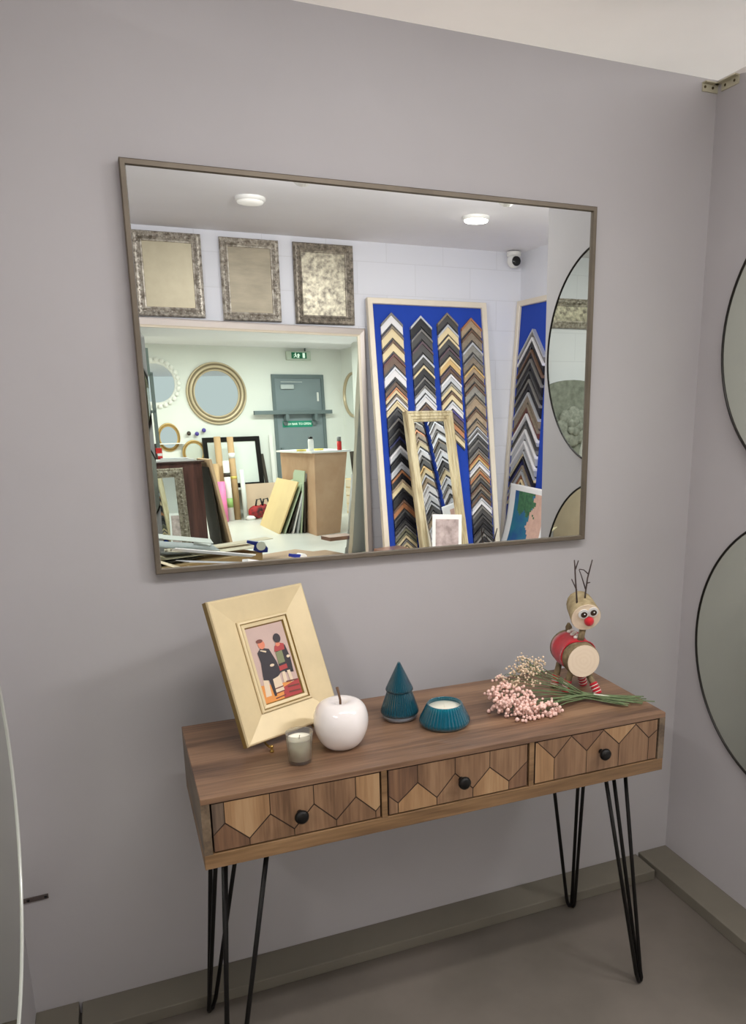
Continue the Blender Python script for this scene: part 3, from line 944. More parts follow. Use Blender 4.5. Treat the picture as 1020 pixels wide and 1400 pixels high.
def sample_board(label, loc, rz, lean, w, h, name='sample_board', fwid=0.042):
    t = thing(name, label, 'sample board', loc, rz=rz, lean=lean)
    MB().frame(w, h, [(0, -0.02), (0, 0.022), (0.003, 0.026), (fwid - 0.004, 0.024), (fwid, 0.018), (fwid, 0.0)]).done('board_frame', CREAMF, t)
    MB().box(0.01, w - 0.01, -0.003, 0.004, 0.01, h - 0.01).done('felt_panel', BLUE, t)
    MB().box(0.003, w - 0.003, 0.0045, 0.019, 0.003, h - 0.003).done('backing_board', PAPERW, t)
    t['top_h'] = h
    return t
# main board: top edge z 2.22 at y -3.96, x 1.85..2.81
LP = R(9)
hB = 2.235
top = Vector((2.81, -3.96, 2.22))
up = Vector((0, -math.sin(LP), math.cos(LP)))
# (local up leans back towards the wall at -y)
bd1 = sample_board('tall blue board of frame corner samples in a cream frame against the back wall', top - up * hB, PI, LP, 0.96, hB)
cols = [(0.175, [0.104, 0.2, 0.303, 0.399, 0.495, 0.584, 0.644, 0.696, 0.741, 0.793, 0.868, 0.943, 1.003, 1.071, 1.138, 1.191, 1.252, 1.32, 1.396, 1.472, 1.548, 1.609, 1.663, 1.717, 1.77, 1.824],
         [('white', 'grey'), ('cream', 'taupe'), ('cream', 'brown'), ('brown', 'maroon'), ('white', 'silver'), ('brown', 'black'), ('cream', 'copper'), ('white', 'taupe'), ('cream', 'cream'), ('black', 'dark grey'),
          ('black', 'grey'), ('black', 'dark grey'), ('black', 'navy'), ('silver', 'white'), ('black', 'black'), ('silver', 'silver'), ('black', 'copper'), ('cream', 'tan'), ('black', 'black'), ('copper', 'brown'), ('black', 'dark grey'), ('dark grey', 'black'),
          ('olive', 'grey'), ('cream', 'olive'), ('cream', 'grey'), ('copper', 'cream')], 'leftmost'),
        (0.405, [0.118, 0.215, 0.305, 0.402, 0.481, 0.568, 0.628, 0.696, 0.764, 0.833, 0.901, 0.977],
         [('black', 'silver'), ('dark grey', 'grey'), ('dark grey', 'plum'), ('dark grey', 'silver'), ('black', 'cream'), ('black', 'grey'), ('silver', 'grey'), ('white', 'silver'), ('plum', 'brown'), ('grey', 'dark grey'), ('black', 'grey'), ('brown', 'black')], 'second'),
        (0.622, [0.088, 0.174, 0.262, 0.345, 0.414, 0.49, 0.544, 0.612, 0.674, 0.75, 0.812, 0.889, 0.966],
         [('dark grey', 'taupe'), ('cream', 'silver'), ('dark grey', 'cream'), ('dark grey', 'plum'), ('gold', 'cream'), ('brown', 'plum'), ('silver', 'white'), ('cream', 'pewter'), ('cream', 'brown'), ('white', 'silver'), ('plum', 'purple'), ('copper', 'brown'), ('cream', 'taupe')], 'third'),
        (0.818, [0.119, 0.208, 0.303, 0.392, 0.476, 0.542, 0.612, 0.705, 0.806, 0.892, 0.946, 0.985, 1.04, 1.111, 1.158, 1.205, 1.26, 1.316, 1.379, 1.434, 1.49, 1.553, 1.625, 1.697, 1.769, 1.833],
         [('tan', 'copper'), ('taupe', 'brown'), ('pewter', 'silver'), ('taupe', 'grey'), ('tan', 'gold'), ('taupe', 'brown'), ('pewter', 'brown'), ('tan', 'taupe'), ('tan', 'brown'), ('tan', 'taupe'), ('grey', 'silver'), ('dark grey', 'silver'), ('dark grey', 'grey'),
          ('taupe', 'grey'), ('gold', 'copper'), ('white', 'silver'), ('copper', 'tan'), ('dark grey', 'taupe'), ('taupe', 'brown'), ('brown', 'dark grey'), ('white', 'silver'), ('dark grey', 'grey'), ('black', 'dark grey'), ('dark grey', 'black'), ('black', 'grey'), ('black', 'dark grey')], 'rightmost')]
for u, ds, cs, cname in cols:
    for i, d in enumerate(ds):
        nx = ds[i + 1] if i + 1 < len(ds) else d + 0.075
        main, acc = cs[i]
        chevron(bd1, 0.96 - u, d, 0.084, nx - d - 0.004, main, acc,
                '%s corner sample, %s from top in %s column of blue board by back wall' % (main, ORD[i], cname), 'corner samples on the back wall board')
# side wall board
LS = R(3.894)
tp = Vector((3.13, -2.85, 2.25))
upS = Vector((math.sin(LS), 0, math.cos(LS)))
hS = 2.25
bd2 = sample_board('tall blue board of frame corner samples leaning on the side wall', tp - upS * hS, R(-90), LS, 1.14, hS)
zs = [2.02, 1.96, 1.87, 1.8, 1.71, 1.65, 1.55, 1.46, 1.39, 1.33, 1.27, 1.18, 1.10, 1.06, 0.99, 0.94, 0.88]
cs1 = [('grey', 'silver'), ('black', 'white'), ('black', 'brown'), ('black', 'grey'), ('black', 'dark grey'), ('black', 'grey'), ('taupe', 'silver'), ('maroon', 'taupe'), ('silver', 'white'), ('grey', 'dark grey'), ('silver', 'white'), ('silver', 'white'), ('cream', 'silver'), ('navy', 'black'), ('silver', 'taupe'), ('copper', 'silver'), ('black', 'cream')]
cs2 = [('cream', 'white'), ('black', 'grey'), ('white', 'white'), ('dark grey', 'silver'), ('white', 'silver'), ('silver', 'grey'), ('grey', 'taupe'), ('silver', 'white'), ('black', 'silver'), ('cream', 'grey'), ('silver', 'silver'), ('white', 'grey'), ('silver', 'dark grey'), ('dark grey', 'silver'), ('white', 'silver'), ('cream', 'tan'), ('black', 'silver')]
cs3 = [('taupe', 'pewter'), ('tan', 'taupe'), ('brown', 'tan'), ('taupe', 'pewter'), ('tan', 'copper'), ('cream', 'tan'), ('white', 'silver'), ('dark grey', 'grey'), ('cream', 'gold'), ('tan', 'silver'), ('white', 'white'), ('silver', 'white'), ('dark grey', 'silver'), ('tan', 'grey'), ('white', 'silver'), ('cream', 'white'), ('grey', 'dark grey')]
zs2 = [1.93 - 0.083 * k for k in range(17)]
for u, cs, cname, hw, zl in ((0.84, cs1, 'nearest the corner', 0.2, zs), (0.345, cs2, 'second from the corner', 0.078, zs2), (0.135, cs3, 'farthest from the corner', 0.078, zs2)):
    for i, z in enumerate(zl):
        d = (2.25 - z) / math.cos(LS)
        nx = (2.25 - zl[i + 1]) / math.cos(LS) if i + 1 < len(zl) else d + 0.08
        main, acc = cs[i]
        chevron(bd2, u, d, hw, nx - d - 0.004, main, acc, '%s corner sample, %s down the side wall board column %s' % (main, ORD[i], cname), 'corner samples on the side wall board')
for bdx in (bd1, bd2):
    del bdx['top_h']

# curled poster in front of the side board
sea = [mat('poster_white', (236, 234, 234), 0.5), mat('sea_blue', (36, 78, 142), 0.5, col2=(44, 122, 140), vscale=5), mat('sand', (206, 168, 152), 0.6, var=0.08, vscale=20), mat('trees', (74, 122, 84), 0.7, col2=(50, 90, 66), vscale=30)]
t = thing('sea_poster', 'curled white bordered poster of a blue bay below the side board', 'poster', (0, 0, 0))
b = MB()
n = 16
def ppt(y, k):
    s_ = k / n
    z = 0.85 - 0.62 * s_
    return Vector((2.955 - 0.06 * s_ - 0.10 * s_ ** 3, y, z))
ys = [-3.76 + 0.02 * j for j in range(33)]
N2 = 40
n = N2
grid = [[b.v(*ppt(y, k)) for y in ys] for k in range(n + 1)]
for k in range(n):
    for j in range(len(ys) - 1):
        mi = 0
        if 3 <= k <= 36 and 5 <= j <= 27:
            q = k + 1.6 * math.sin(j * 1.1)
            coast = 18.5 + 2.0 * math.sin(k * 0.23 + 0.6)
            mi = 1
            if j > coast + 0.7 * math.sin(k * 0.9):
                mi = 2
            if q < 13 and 7 < j < 20 + 2 * math.sin(k):
                mi = 3
        b._f([grid[k][j], grid[k][j + 1], grid[k + 1][j + 1], grid[k + 1][j]], mi, True)
o = b.done('sheet', sea, t)
s2 = o.modifiers.new('thick', 'SOLIDIFY')
s2.thickness = 0.0015

# narrow leaning mirror in front of the blue board
LN = R(11)
ybase = -3.46
upN = Vector((0, -math.sin(LN), math.cos(LN)))
YN = R(16)
wN = 0.435
uN = Vector((math.cos(YN), -math.sin(YN), 0))
tlN = Vector((2.02, -3.66, 1.415))
upn = Vector((-math.sin(YN) * math.sin(LN), -math.cos(YN) * math.sin(LN), math.cos(LN)))
hN = 1.415 / math.cos(LN)
t = thing('narrow_mirror', 'narrow mirror in distressed cream frame leaning before the blue board', 'mirror', tlN + uN * wN - upn * hN, rz=PI - YN, lean=LN)
MB().frame(wN, hN, [(0, -0.02), (0, 0.024), (0.004, 0.03), (0.014, 0.03), (0.018, 0.024), (0.036, 0.028), (0.042, 0.02), (0.056, 0.022), (0.062, 0.012), (0.072, 0.01), (0.078, 0.0)]).done('mirror_frame', STRIPE, t)
MB().quad((0.07, -0.002, 0.07), (wN - 0.07, -0.002, 0.07), (wN - 0.07, -0.002, hN - 0.07), (0.07, -0.002, hN - 0.07)).done('mirror_glass', MIRROR, t, recalc=False)
MB().box(0.01, wN - 0.01, 0.004, 0.016, 0.01, hN - 0.01).done('backing_board', DBOARD, t)
# print standing in front of it
t = thing('mounted_print', 'white mounted grey pink print propped before the narrow mirror', 'print', (2.305, -3.28, 0.0), rz=PI, lean=R(8), roll=R(-4))
MB().box(0, 0.23, -0.004, 0, 0, 0.69).done('mount_board', PAPERW, t)
MB().box(0.025, 0.205, -0.0055, -0.004, 0.06, 0.655).done('print_sheet', mat('print_pinkgrey', (196, 176, 172), 0.6, col2=(150, 132, 128), vscale=16), t)

# boards and offcuts on the bench
def board(name, label, cat, cx, cy, cz, w, d, th, rz, rx, ry, m, group=None):
    o = MB().box(-w / 2, w / 2, -d / 2, d / 2, -th / 2, th / 2).done(name, m, bevel=0.0006)
    o.matrix_world = Matrix.Translation((cx, cy, cz)) @ Matrix.Rotation(R(rz), 4, 'Z') @ Matrix.Rotation(R(ry), 4, 'Y') @ Matrix.Rotation(R(rx), 4, 'X')
    return tag(o, label, cat, group)
t = thing('flat_carton', 'low flat brown carton on the bench under the mount board offcuts', 'carton', (-0.02, -3.42, 0.2925))
MB().box(0, 1.2, 0, 0.44, 0, 0.1).done('carton_body', CARD, t, bevel=0.003)
MB().box(0.0, 1.2, 0.19, 0.25, 0.1, 0.1012).done('packing_tape', CARDP, t)
G_ = 'mount board offcuts piled on the bench'
board('mount_board_offcut', 'dark mount board offcut lowest at the left end of the bench pile', 'board', 0.42, -3.22, 0.412, 0.60, 0.30, 0.006, 8, 0, 0, DBOARD, G_)
board('mount_board_offcut', 'large cream board offcut low in the bench pile', 'board', 0.80, -3.20, 0.428, 0.85, 0.30, 0.004, -6, 0, 0, CARDP, G_)
board('mount_board_offcut', 'long pale card strip reaching furthest right on the bench pile', 'board', 0.98, -3.17, 0.452, 0.86, 0.10, 0.003, -4, 3, -1, CARDP, G_)
board('mount_board_offcut', 'grey white board sloping down across the bench pile', 'board', 0.62, -3.22, 0.50, 0.52, 0.22, 0.004, -16, 6, 9, PAPERG, G_)
board('mount_board_offcut', 'white narrow board offcut topmost on the bench pile', 'board', 0.58, -3.25, 0.56, 0.52, 0.075, 0.005, -12, 20, 11, PAPERW, G_)
board('mount_board_offcut', 'cream square board tipped up at left of the bench pile', 'board', 0.30, -3.28, 0.50, 0.24, 0.22, 0.004, 30, 16, 16, PAPERB, G_)
board('mount_board_offcut', 'small tan card offcut at the front left of the bench pile', 'board', 0.30, -3.10, 0.446, 0.14, 0.12, 0.004, 50, -10, 6, CARD, G_)
board('mount_board_offcut', 'short white end piece standing in the middle of the bench pile', 'board', 0.80, -3.22, 0.49, 0.12, 0.05, 0.02, -40, 10, 16, PAPERW, G_)
board('mount_board_offcut', 'black backed board offcut under the white ones on the bench', 'board', 0.45, -3.14, 0.455, 0.50, 0.16, 0.005, -20, 0, 4, DBOARD, G_)
board('moulding_offcut', 'short pinkish silver moulding offcut lying at the bench end', 'moulding', 1.86, -3.50, 0.43, 0.22, 0.17, 0.03, -14, 0, 0, mat('rose_silver', (176, 138, 122), 0.35, 0.5), None)
# blue tape dispenser
t = thing('tape_gun', 'blue plastic tape gun lying on the bench before the huge mirror', 'tape gun', (1.16, -3.42, 0.3925), rz=R(-35))
MB().prism([(-0.05, 0.02), (0.0, 0.0), (0.055, 0.0), (0.06, 0.03), (0.03, 0.07), (-0.02, 0.085), (-0.09, 0.10), (-0.095, 0.08), (-0.04, 0.06)], -0.02, 0.02).done('body', BLUEP, t, bevel=0.004)
MB().tube([(0.01, -0.026, 0.052), (0.01, 0.026, 0.052)], 0.034, 24, smooth=False).done('tape_roll', WHITEP, t)

# ceiling lamps and camera
t = thing('ceiling_lamp', 'round white ceiling lamp at left above the silver frames', 'ceiling light', (0.88, -2.99, HC), group='round ceiling lamps')
MB().lathe([(0.085, 0), (0.085, -0.012), (0.078, -0.02), (0.07, -0.022)], 40).done('lamp_ring', WHITEP, t)
MB().lathe([(0.075, -0.018), (0.07, -0.03), (0.04, -0.036), (0, -0.038)], 40).done('diffuser', LAMPOFF, t)
t = thing('ceiling_lamp', 'lit white ceiling lamp near the security camera', 'ceiling light', (2.26, -2.95, HC), group='round ceiling lamps')
MB().lathe([(0.085, 0), (0.085, -0.012), (0.078, -0.02), (0.07, -0.022)], 40).done('lamp_ring', WHITEP, t)
MB().lathe([(0.075, -0.018), (0.07, -0.03), (0.04, -0.036), (0, -0.038)], 40).done('diffuser', LAMP, t)
b = MB()
b.box(-0.085, 0.085, -0.01, 0.01, -0.014, 0)
t = thing('security_camera', 'small white security camera with black lens high in the corner', 'camera', (3.03, -3.99, 2.5), rz=PI)
MB().lathe([(0, 0.10), (0.052, 0.10), (0.055, 0.09), (0.055, 0.07), (0.04, 0.062), (0, 0.062)], 28, c=(0, -0.075, 0)).done('mount_base', WHITEP, t)
MB().box(-0.02, 0.02, -0.075, 0, 0.07, 0.095).done('bracket', WHITEP, t, bevel=0.003)
MB().ball((0, -0.075, 0.035), 0.052, n=24, m=14).done('camera_ball', WHITEP, t)
MB().lathe([(0, 0.0), (0.034, 0.0), (0.036, 0.008), (0.03, 0.02), (0, 0.02)], 28, M=Matrix.Translation((0.01, -0.145, 0.025)) @ Matrix.Rotation(R(-90), 4, 'X')).done('lens', BLACKP, t)

# ================================================================ far end of the shop (seen through the bevelled mirror)
def fthing(name, label, cat, x, v, z=0.0, rz=0.0, lean=0.0, roll=0.0, group=None):
    return thing(name, label, cat, fp(x, v, z), rz=FZ + rz, lean=lean, roll=roll, group=group)
DX0, DX1 = 4.79, 5.69
# door
t = tag(fthing('door', None, None, DX0, 0), kind='structure')
del_ = None
t.name = 'door_1'
MB().prism([(0, 0), (0, 2.2), (0.9, 2.2), (0.9, 0), (0.85, 0), (0.85, 2.14), (0.05, 2.14), (0.05, 0)], -0.03, 0.0).done('door_frame', STEELF, t)
MB().box(0.05, 0.85, -0.012, 0.0, 0.01, 2.14).done('door_leaf', STEEL, t)
MB().box(0.14, 0.36, -0.055, -0.012, 1.97, 2.04).box(0.15, 0.52, -0.03, -0.02, 2.075, 2.09).done('door_closer', mat('closer_grey', (188, 194, 194), 0.4, 0.3), t, bevel=0.004)
MB().box(0.77, 0.80, -0.022, -0.012, 1.78, 1.92).done('hinge_plate', WHITEP, t)
MB().tube([(0.1, -0.03, 0.86), (0.12, -0.06, 0.84), (0.42, -0.07, 0.79), (0.46, -0.03, 0.78)], 0.012, 10).done('push_bar', mat('bar_silver', (170, 176, 176), 0.3, 0.8), t)
MB().box(0.08, 0.12, -0.05, -0.012, 0.84, 1.05).done('bolt_box', STEELF, t, bevel=0.004)
# sign on the door
sg = MB().box(0.14, 0.66, -0.016, -0.0125, 1.37, 1.47).done('door_sign', SIGNG, t)
def text_mesh(txt, size, m, parent, loc, name='lettering', ext=0.0008):
    cu = bpy.data.curves.new(name, 'FONT')
    cu.body = txt
    cu.size = size
    cu.extrude = ext
    cu.align_x = 'CENTER'
    cu.align_y = 'CENTER'
    tmp = bpy.data.objects.new(name, cu)
    COL.objects.link(tmp)
    dg = bpy.context.evaluated_depsgraph_get()
    me = bpy.data.meshes.new_from_object(tmp.evaluated_get(dg))
    bpy.data.objects.remove(tmp)
    me.materials.clear()
    me.materials.append(m)
    o = bpy.data.objects.new(name, me)
    COL.objects.link(o)
    o.parent = parent
    o.location = loc
    o.rotation_euler = (R(90), 0, 0)
    return o
text_mesh('PUSH BAR TO OPEN', 0.052, EXITW, sg, (0.40, -0.0165, 1.42))
# grey barrier bar across the door
t = fthing('security_bar', 'grey steel security bar on brackets across the grey door', 'bar', DX0, 0, 0)
MB().box(-0.36, 0.98, -0.13, -0.085, 1.575, 1.635).done('bar', STEELF, t, bevel=0.003)
for x in (0.16, 0.66):
    MB().box(x, x + 0.05, -0.13, -0.013, 1.47, 1.575).prism([(x - 0.02, 1.46), (x + 0.07, 1.46), (x + 0.05, 1.40), (x + 0.0, 1.40)], -0.05, -0.013).done('bracket', STEELF, t, bevel=0.003)
# exit sign
t = fthing('exit_sign', 'green and white running man exit sign above the grey door', 'exit sign', 5.27, -0.002, 2.42)
MB().box(-0.21, 0.21, -0.06, 0, 0.0, 0.14).done('housing', mat('sign_housing', (196, 204, 190), 0.4), t, bevel=0.012)
MB().box(-0.13, 0.13, -0.064, -0.06, 0.025, 0.12).done('sign_face', EXITG, t)
b = MB()
# running figure
b.ball((-0.062, -0.066, 0.103), 0.009, (1, 0.15, 1), 12, 8)
b.prism([(-0.075, 0.09), (-0.055, 0.095), (-0.05, 0.07), (-0.066, 0.062)], -0.067, -0.065)
b.prism([(-0.066, 0.066), (-0.05, 0.07), (-0.035, 0.052), (-0.03, 0.036), (-0.04, 0.036), (-0.046, 0.05)], -0.067, -0.065)
b.prism([(-0.07, 0.068), (-0.058, 0.062), (-0.078, 0.044), (-0.096, 0.042), (-0.096, 0.05), (-0.08, 0.054)], -0.067, -0.065)
b.prism([(-0.078, 0.088), (-0.072, 0.094), (-0.098, 0.078), (-0.1, 0.07)], -0.067, -0.065)
# arrow
b.prism([(-0.012, 0.104), (0.02, 0.072), (0.006, 0.072), (-0.0, 0.072), (-0.0, 0.036), (-0.024, 0.036), (-0.024, 0.072), (-0.044, 0.072)], -0.067, -0.065)
# doorway
b.prism([(0.06, 0.035), (0.06, 0.112), (0.1, 0.112), (0.1, 0.035)], -0.067, -0.065)
b.done('pictogram', EXITW, t)
MB().tube([(0.12, -0.03, 0.14), (0.12, -0.03, 0.19)], 0.012, 10).done('hanger', STEELF, t)

def fround(label, x, z, r, rings_, glass=MIRROR, name='round_wall_mirror', sx=1.0, v=0.0, rz=0.0, group=None, arch=False):
    """round or oval framed mirror, rings: (radius factor, height, material index)"""
    t = fthing(name, label, 'mirror', x, v, z, rz=rz, group=group)
    Mx = Matrix.Diagonal((sx, 1, 1, 1)) @ Matrix.Rotation(R(90), 4, 'X')
    b = MB()
    ms = rings_[1]
    b.lathe([(r * a, h, None if k == 0 else None) if False else (r * a, h, mi, 0) for k, (a, h, mi) in enumerate(rings_[0])], 72, M=Mx)
    b.done('mirror_frame', ms, t)
    rin = r * rings_[0][-1][0] + 0.002
    g = MB()
    g.lathe([(0, 0.008), (rin, 0.008)], 72, M=Mx, smooth=False)
    g.done('mirror_glass', glass, t)
    return t
CHAMP = mat('champagne_frame', (196, 178, 148), 0.4, 0.4)
CHAMPD = mat('bronze_step_frame', (128, 112, 88), 0.45, 0.4)  # darker tone on the recessed steps of the round frame
fround('large round mirror in stepped champagne frame on the far wall', 3.90, 1.905, 0.465,
       ([(1.0, 0.0, 0), (1.0, 0.03, 0), (0.985, 0.036, 0), (0.955, 0.036, 0), (0.94, 0.028, 1), (0.90, 0.028, 1), (0.885, 0.045, 0), (0.82, 0.034, 0), (0.80, 0.022, 1), (0.77, 0.022, 1), (0.76, 0.03, 0), (0.735, 0.03, 0), (0.72, 0.006, 0)], [CHAMP, CHAMPD]))
# scalloped white mirror
t = fround('round mirror with scalloped white beaded frame at left of far wall', 3.0, 2.055, 0.33, ([(1.0, 0.0, 0), (1.0, 0.02, 0), (0.86, 0.02, 0), (0.84, 0.006, 0)], [mat('pearl_frame', (232, 230, 224), 0.3)]))
b = MB()
for k in range(26):
    a = 2 * PI * k / 26
    b.ball((0.335 * math.cos(a), -0.02, 0.335 * math.sin(a)), 0.036, (1, 0.6, 1), 12, 7)
b.done('scallops', mat('pearl_frame_b', (238, 236, 230), 0.25), t)
GOLDO = [mat('gilt_frame', (200, 166, 104), 0.35, 0.5), mat('gilt_frame_dark', (140, 108, 62), 0.4, 0.5)]
fround('small oval gilt mirror on far wall left of the arched one', 3.12, 1.27, 0.21, ([(1.0, 0.0, 0), (1.0, 0.015, 0), (0.93, 0.028, 0), (0.84, 0.02, 1), (0.78, 0.022, 0), (0.74, 0.006, 0)], GOLDO), sx=0.8)
fround('small gilt mirror with rounded top standing beside the black frame', 3.46, 1.03, 0.19, ([(1.0, 0.0, 0), (1.0, 0.015, 0), (0.93, 0.028, 0), (0.84, 0.02, 1), (0.78, 0.022, 0), (0.74, 0.006, 0)], GOLDO), glass=mat('pale_engraved_glass', (214, 220, 210), 0.2, 0.3), sx=0.92, v=-0.05)
# vanity shelf under nothing: three glass knobs on a rail
t = fthing('hook_rail', 'three blue glass knobs in a row on the far wall', 'hooks', 3.41, 0, 1.32)
for k, (dx, dz, m_) in enumerate(((0, 0, DBOARD), (0.12, -0.01, PURPLE), (0.23, 0.04, PURPLE))):
    b = MB()
    b.tube([(dx, 0, dz), (dx, -0.035, dz)], 0.007, 8)
    b.ball((dx, -0.05, dz), 0.032, (1, 0.8, 1), 14, 8)
    b.done('knob', m_, t)
# black frame on the floor with white panel
t = fthing('black_frame', 'large empty black frame leaning on the far wall behind the tubes', 'frame', 3.585, -0.16, 0.47, lean=R(6))
MB().frame(0.90, 0.78, [(0, 0), (0, 0.03), (0.01, 0.034), (0.06, 0.03), (0.07, 0.02), (0.07, 0.0)]).done('frame_moulding', BLACKM, t)
MB().box(0.06, 0.84, -0.004, 0.002, 0.06, 0.72).done('white_panel', mat('white_panel', (222, 228, 222), 0.4), t)
t = fthing('low_shelf', 'low white shelf unit on the floor under the black frame', 'shelf', 3.5, -0.005, 0)
MB().box(0, 0.94, -0.24, 0, 0.44, 0.47).done('shelf_board', WHITEP, t)
for x in (0.02, 0.45, 0.89):
    MB().box(x, x + 0.03, -0.22, -0.01, 0, 0.44).done('upright', WHITEP, t)
# long dark mouldings
for k, (x, h, ln, lab) in enumerate(((4.49, 1.02, 4, 'shorter black moulding length leaning beside the black frame'), (4.58, 0.98, 9, 'tapered dark moulding length leaning nearest the door'))):
    t = fthing('moulding_length', lab, 'moulding', x, -0.2, 0.0, lean=R(7), roll=R(-4 + 0 * k), group='dark moulding lengths by the door')
    MB().box(-0.028, 0.028, -0.015, 0.015, 0.0, h * (0.85 if k == 0 else 1)).done('moulding', DBOARD, t, bevel=0.008)
t = fthing('white_strip', 'tall thin white strip standing against the door frame', 'strip', 4.70, -0.10, 0, lean=R(3))
MB().box(-0.03, 0.03, -0.012, 0.0, 0, 1.26).done('strip', PAPERW, t)
# tubes
def roll_tube(label, x, v, h, r, m, tilt, extra=None):
    t = fthing('packing_tube', label, 'tube', x, v, 0.001, lean=R(3.5), roll=R(tilt), group='packing tubes and rolls standing on the workshop floor')
    b = MB()
    b.lathe([(0, 0), (r, 0), (r, h), (r * 0.85, h), (r * 0.85, h - 0.02), (0, h - 0.02)], 24)
    b.done('roll', m, t)
    if extra:
        for z0_, z1_, mm in extra:
            MB().lathe([(r, z0_), (r + 0.002, z0_), (r + 0.002, z1_), (r, z1_)], 24).done('wrap', mm, t)
roll_tube('tallest brown cardboard tube left of pale tube before the black frame', 3.76, -0.34, 1.26, 0.05, CARD, 0)
roll_tube('tall brown cardboard tube with a white label right of its twin', 3.93, -0.42, 1.25, 0.048, CARD, 0, [(0.93, 1.01, PAPERW), (0.62, 0.66, YEL)])
roll_tube('short brown cardboard tube behind the pink roll', 3.67, -0.42, 0.86, 0.045, CARD, 0)
roll_tube('white printed roll with green band between pink and brown tubes', 3.80, -0.50, 0.90, 0.047, PAPERW, 0, [(0.20, 0.34, mat('green_band', (150, 186, 110), 0.5)), (0.66, 0.72, DBOARD)])
roll_tube('bright pink wrapped roll at front of the tube group', 3.67, -0.58, 0.60, 0.058, PINKP, 0)
roll_tube('pale translucent wrapped roll at right of the tube group', 4.01, -0.56, 0.76, 0.035, mat('film_wrap', (214, 218, 214), 0.15), 0)
MB_ = None
# cardboard sheet and bags
t = fthing('cardboard_sheet', 'pinkish cardboard sheet leaning low against the shelf by the door', 'cardboard', 4.08, -0.41, 0, lean=R(8))
MB().box(0, 0.60, -0.006, 0, 0, 0.53).done('sheet', mat('pink_card', (206, 180, 156), 0.8), t)
t = fthing('tool_bag', 'red and black tool bag on the floor before the cardboard sheet', 'bag', 4.22, -0.60, 0)
b = MB()
b.ball((-0.06, 0, 0.11), 0.11, (1.15, 0.7, 0.95), 14, 8)
b.ball((0.06, 0.01, 0.12), 0.10, (1.0, 0.7, 1.1), 14, 8)
b.done('bag_body', mat('red_bag', (196, 44, 48), 0.7, col2=(40, 32, 34), vscale=9), t)
for x in (-0.02, 0.09):
    b = MB()
    b.tube([(x - 0.05, -0.02, 0.2), (x - 0.03, -0.03, 0.3), (x + 0.03, -0.03, 0.31), (x + 0.06, -0.02, 0.21)], 0.014, 8)
    b.done('handle', BLACKP, t)
o = MB()
o.ball((0, 0, 0.09), 0.10, (0.8, 0.7, 0.95), 14, 8)
tag(o.done('carrier_bag', mat('bag_white', (228, 230, 222), 0.4, bump=1.0, bscale=20), matrix=Matrix.Translation(fp(4.47, -0.85, 0))), 'crumpled white bag behind the yellow board', 'bag')
tag(MB().lathe([(0, 0), (0.06, 0), (0.075, 0.03), (0.05, 0.06), (0, 0.07)], 20).done('tape_roll', WHITEP, matrix=Matrix.Translation(fp(4.06, -0.62, 0))), 'small white roll lying at the foot of the tubes', 'tape roll')

# plinth with white top, bottle and tapes
t = fthing('plinth', 'tapered bare wood plinth with a white top and bottles on it', 'plinth', 0, 0, 0)
b = MB()
P0 = [(3.97, -3.18), (4.34, -3.09), (4.60, -1.7), (4.18, -1.7)]
P1 = [(4.03, -3.12), (4.52, -3.05), (4.78, -1.66), (4.18, -1.66)]
lo = [b.v(x, y, 0.0) for x, y in P0]
hi = [b.v(x, y, 1.02) for x, y in P1]
for k in range(4):
    b._f([lo[k], lo[(k + 1) % 4], hi[(k + 1) % 4], hi[k]])
b._f(hi)
b._f(lo[::-1])
b.done('body', PLY, t)
b = MB()
T_ = [(3.98, -3.15), (4.56, -3.08), (4.82, -1.62), (4.14, -1.62)]
lo = [b.v(x, y, 1.021) for x, y in T_]
hi = [b.v(x, y, 1.045) for x, y in T_]
for k in range(4):
    b._f([lo[k], lo[(k + 1) % 4], hi[(k + 1) % 4], hi[k]])
b._f(hi)
b._f(lo[::-1])
b.done('plinth_top', WHITEP, t)
t = fthing('spray_bottle', 'white bottle with a black cap on the plinth top', 'bottle', 4.11, -2.86, 1.045)
MB().lathe([(0, 0), (0.034, 0), (0.036, 0.01), (0.036, 0.13), (0.026, 0.15), (0.016, 0.152), (0, 0.152)], 24).done('bottle_body', WHITEP, t)
MB().lathe([(0, 0.152), (0.028, 0.152), (0.028, 0.178), (0, 0.18)], 20).done('cap', BLACKP, t)
for lab, x, v in (('yellow tape roll left of the white bottle on the plinth', 4.02, -2.76), ('yellow tape roll right of the white bottle on the plinth', 4.28, -2.72)):
    tag(MB().lathe([(0.035, 0), (0.062, 0), (0.064, 0.01), (0.062, 0.022), (0.035, 0.022), (0.035, 0)], 28).done('tape_roll', YEL, matrix=Matrix.Translation(fp(x, v, 1.0455))), lab, 'tape roll', 'yellow tape rolls on the plinth')
t = fthing('glue_bottle', 'red bottle with a grey cap on the far right edge of plinth', 'bottle', 4.43, -3.02, 1.045)
MB().lathe([(0, 0), (0.03, 0), (0.03, 0.11), (0, 0.115)], 20).done('bottle_body', REDP, t)
MB().lathe([(0, 0.11), (0.028, 0.112), (0.028, 0.165), (0, 0.168)], 20).done('cap', mat('cap_grey', (130, 128, 126), 0.5), t)

# boards leaning against the plinth
def lean_board(label, x, v, w, h, th, rz, lean, m, group='boards leaning against the plinth', z=0.0):
    t = fthing('leaning_board', label, 'board', x, v, z, rz=R(rz), lean=R(lean), group=group)
    MB().box(0, w, -th, 0, 0, h).done('panel', m, t, bevel=0.001)
    return t
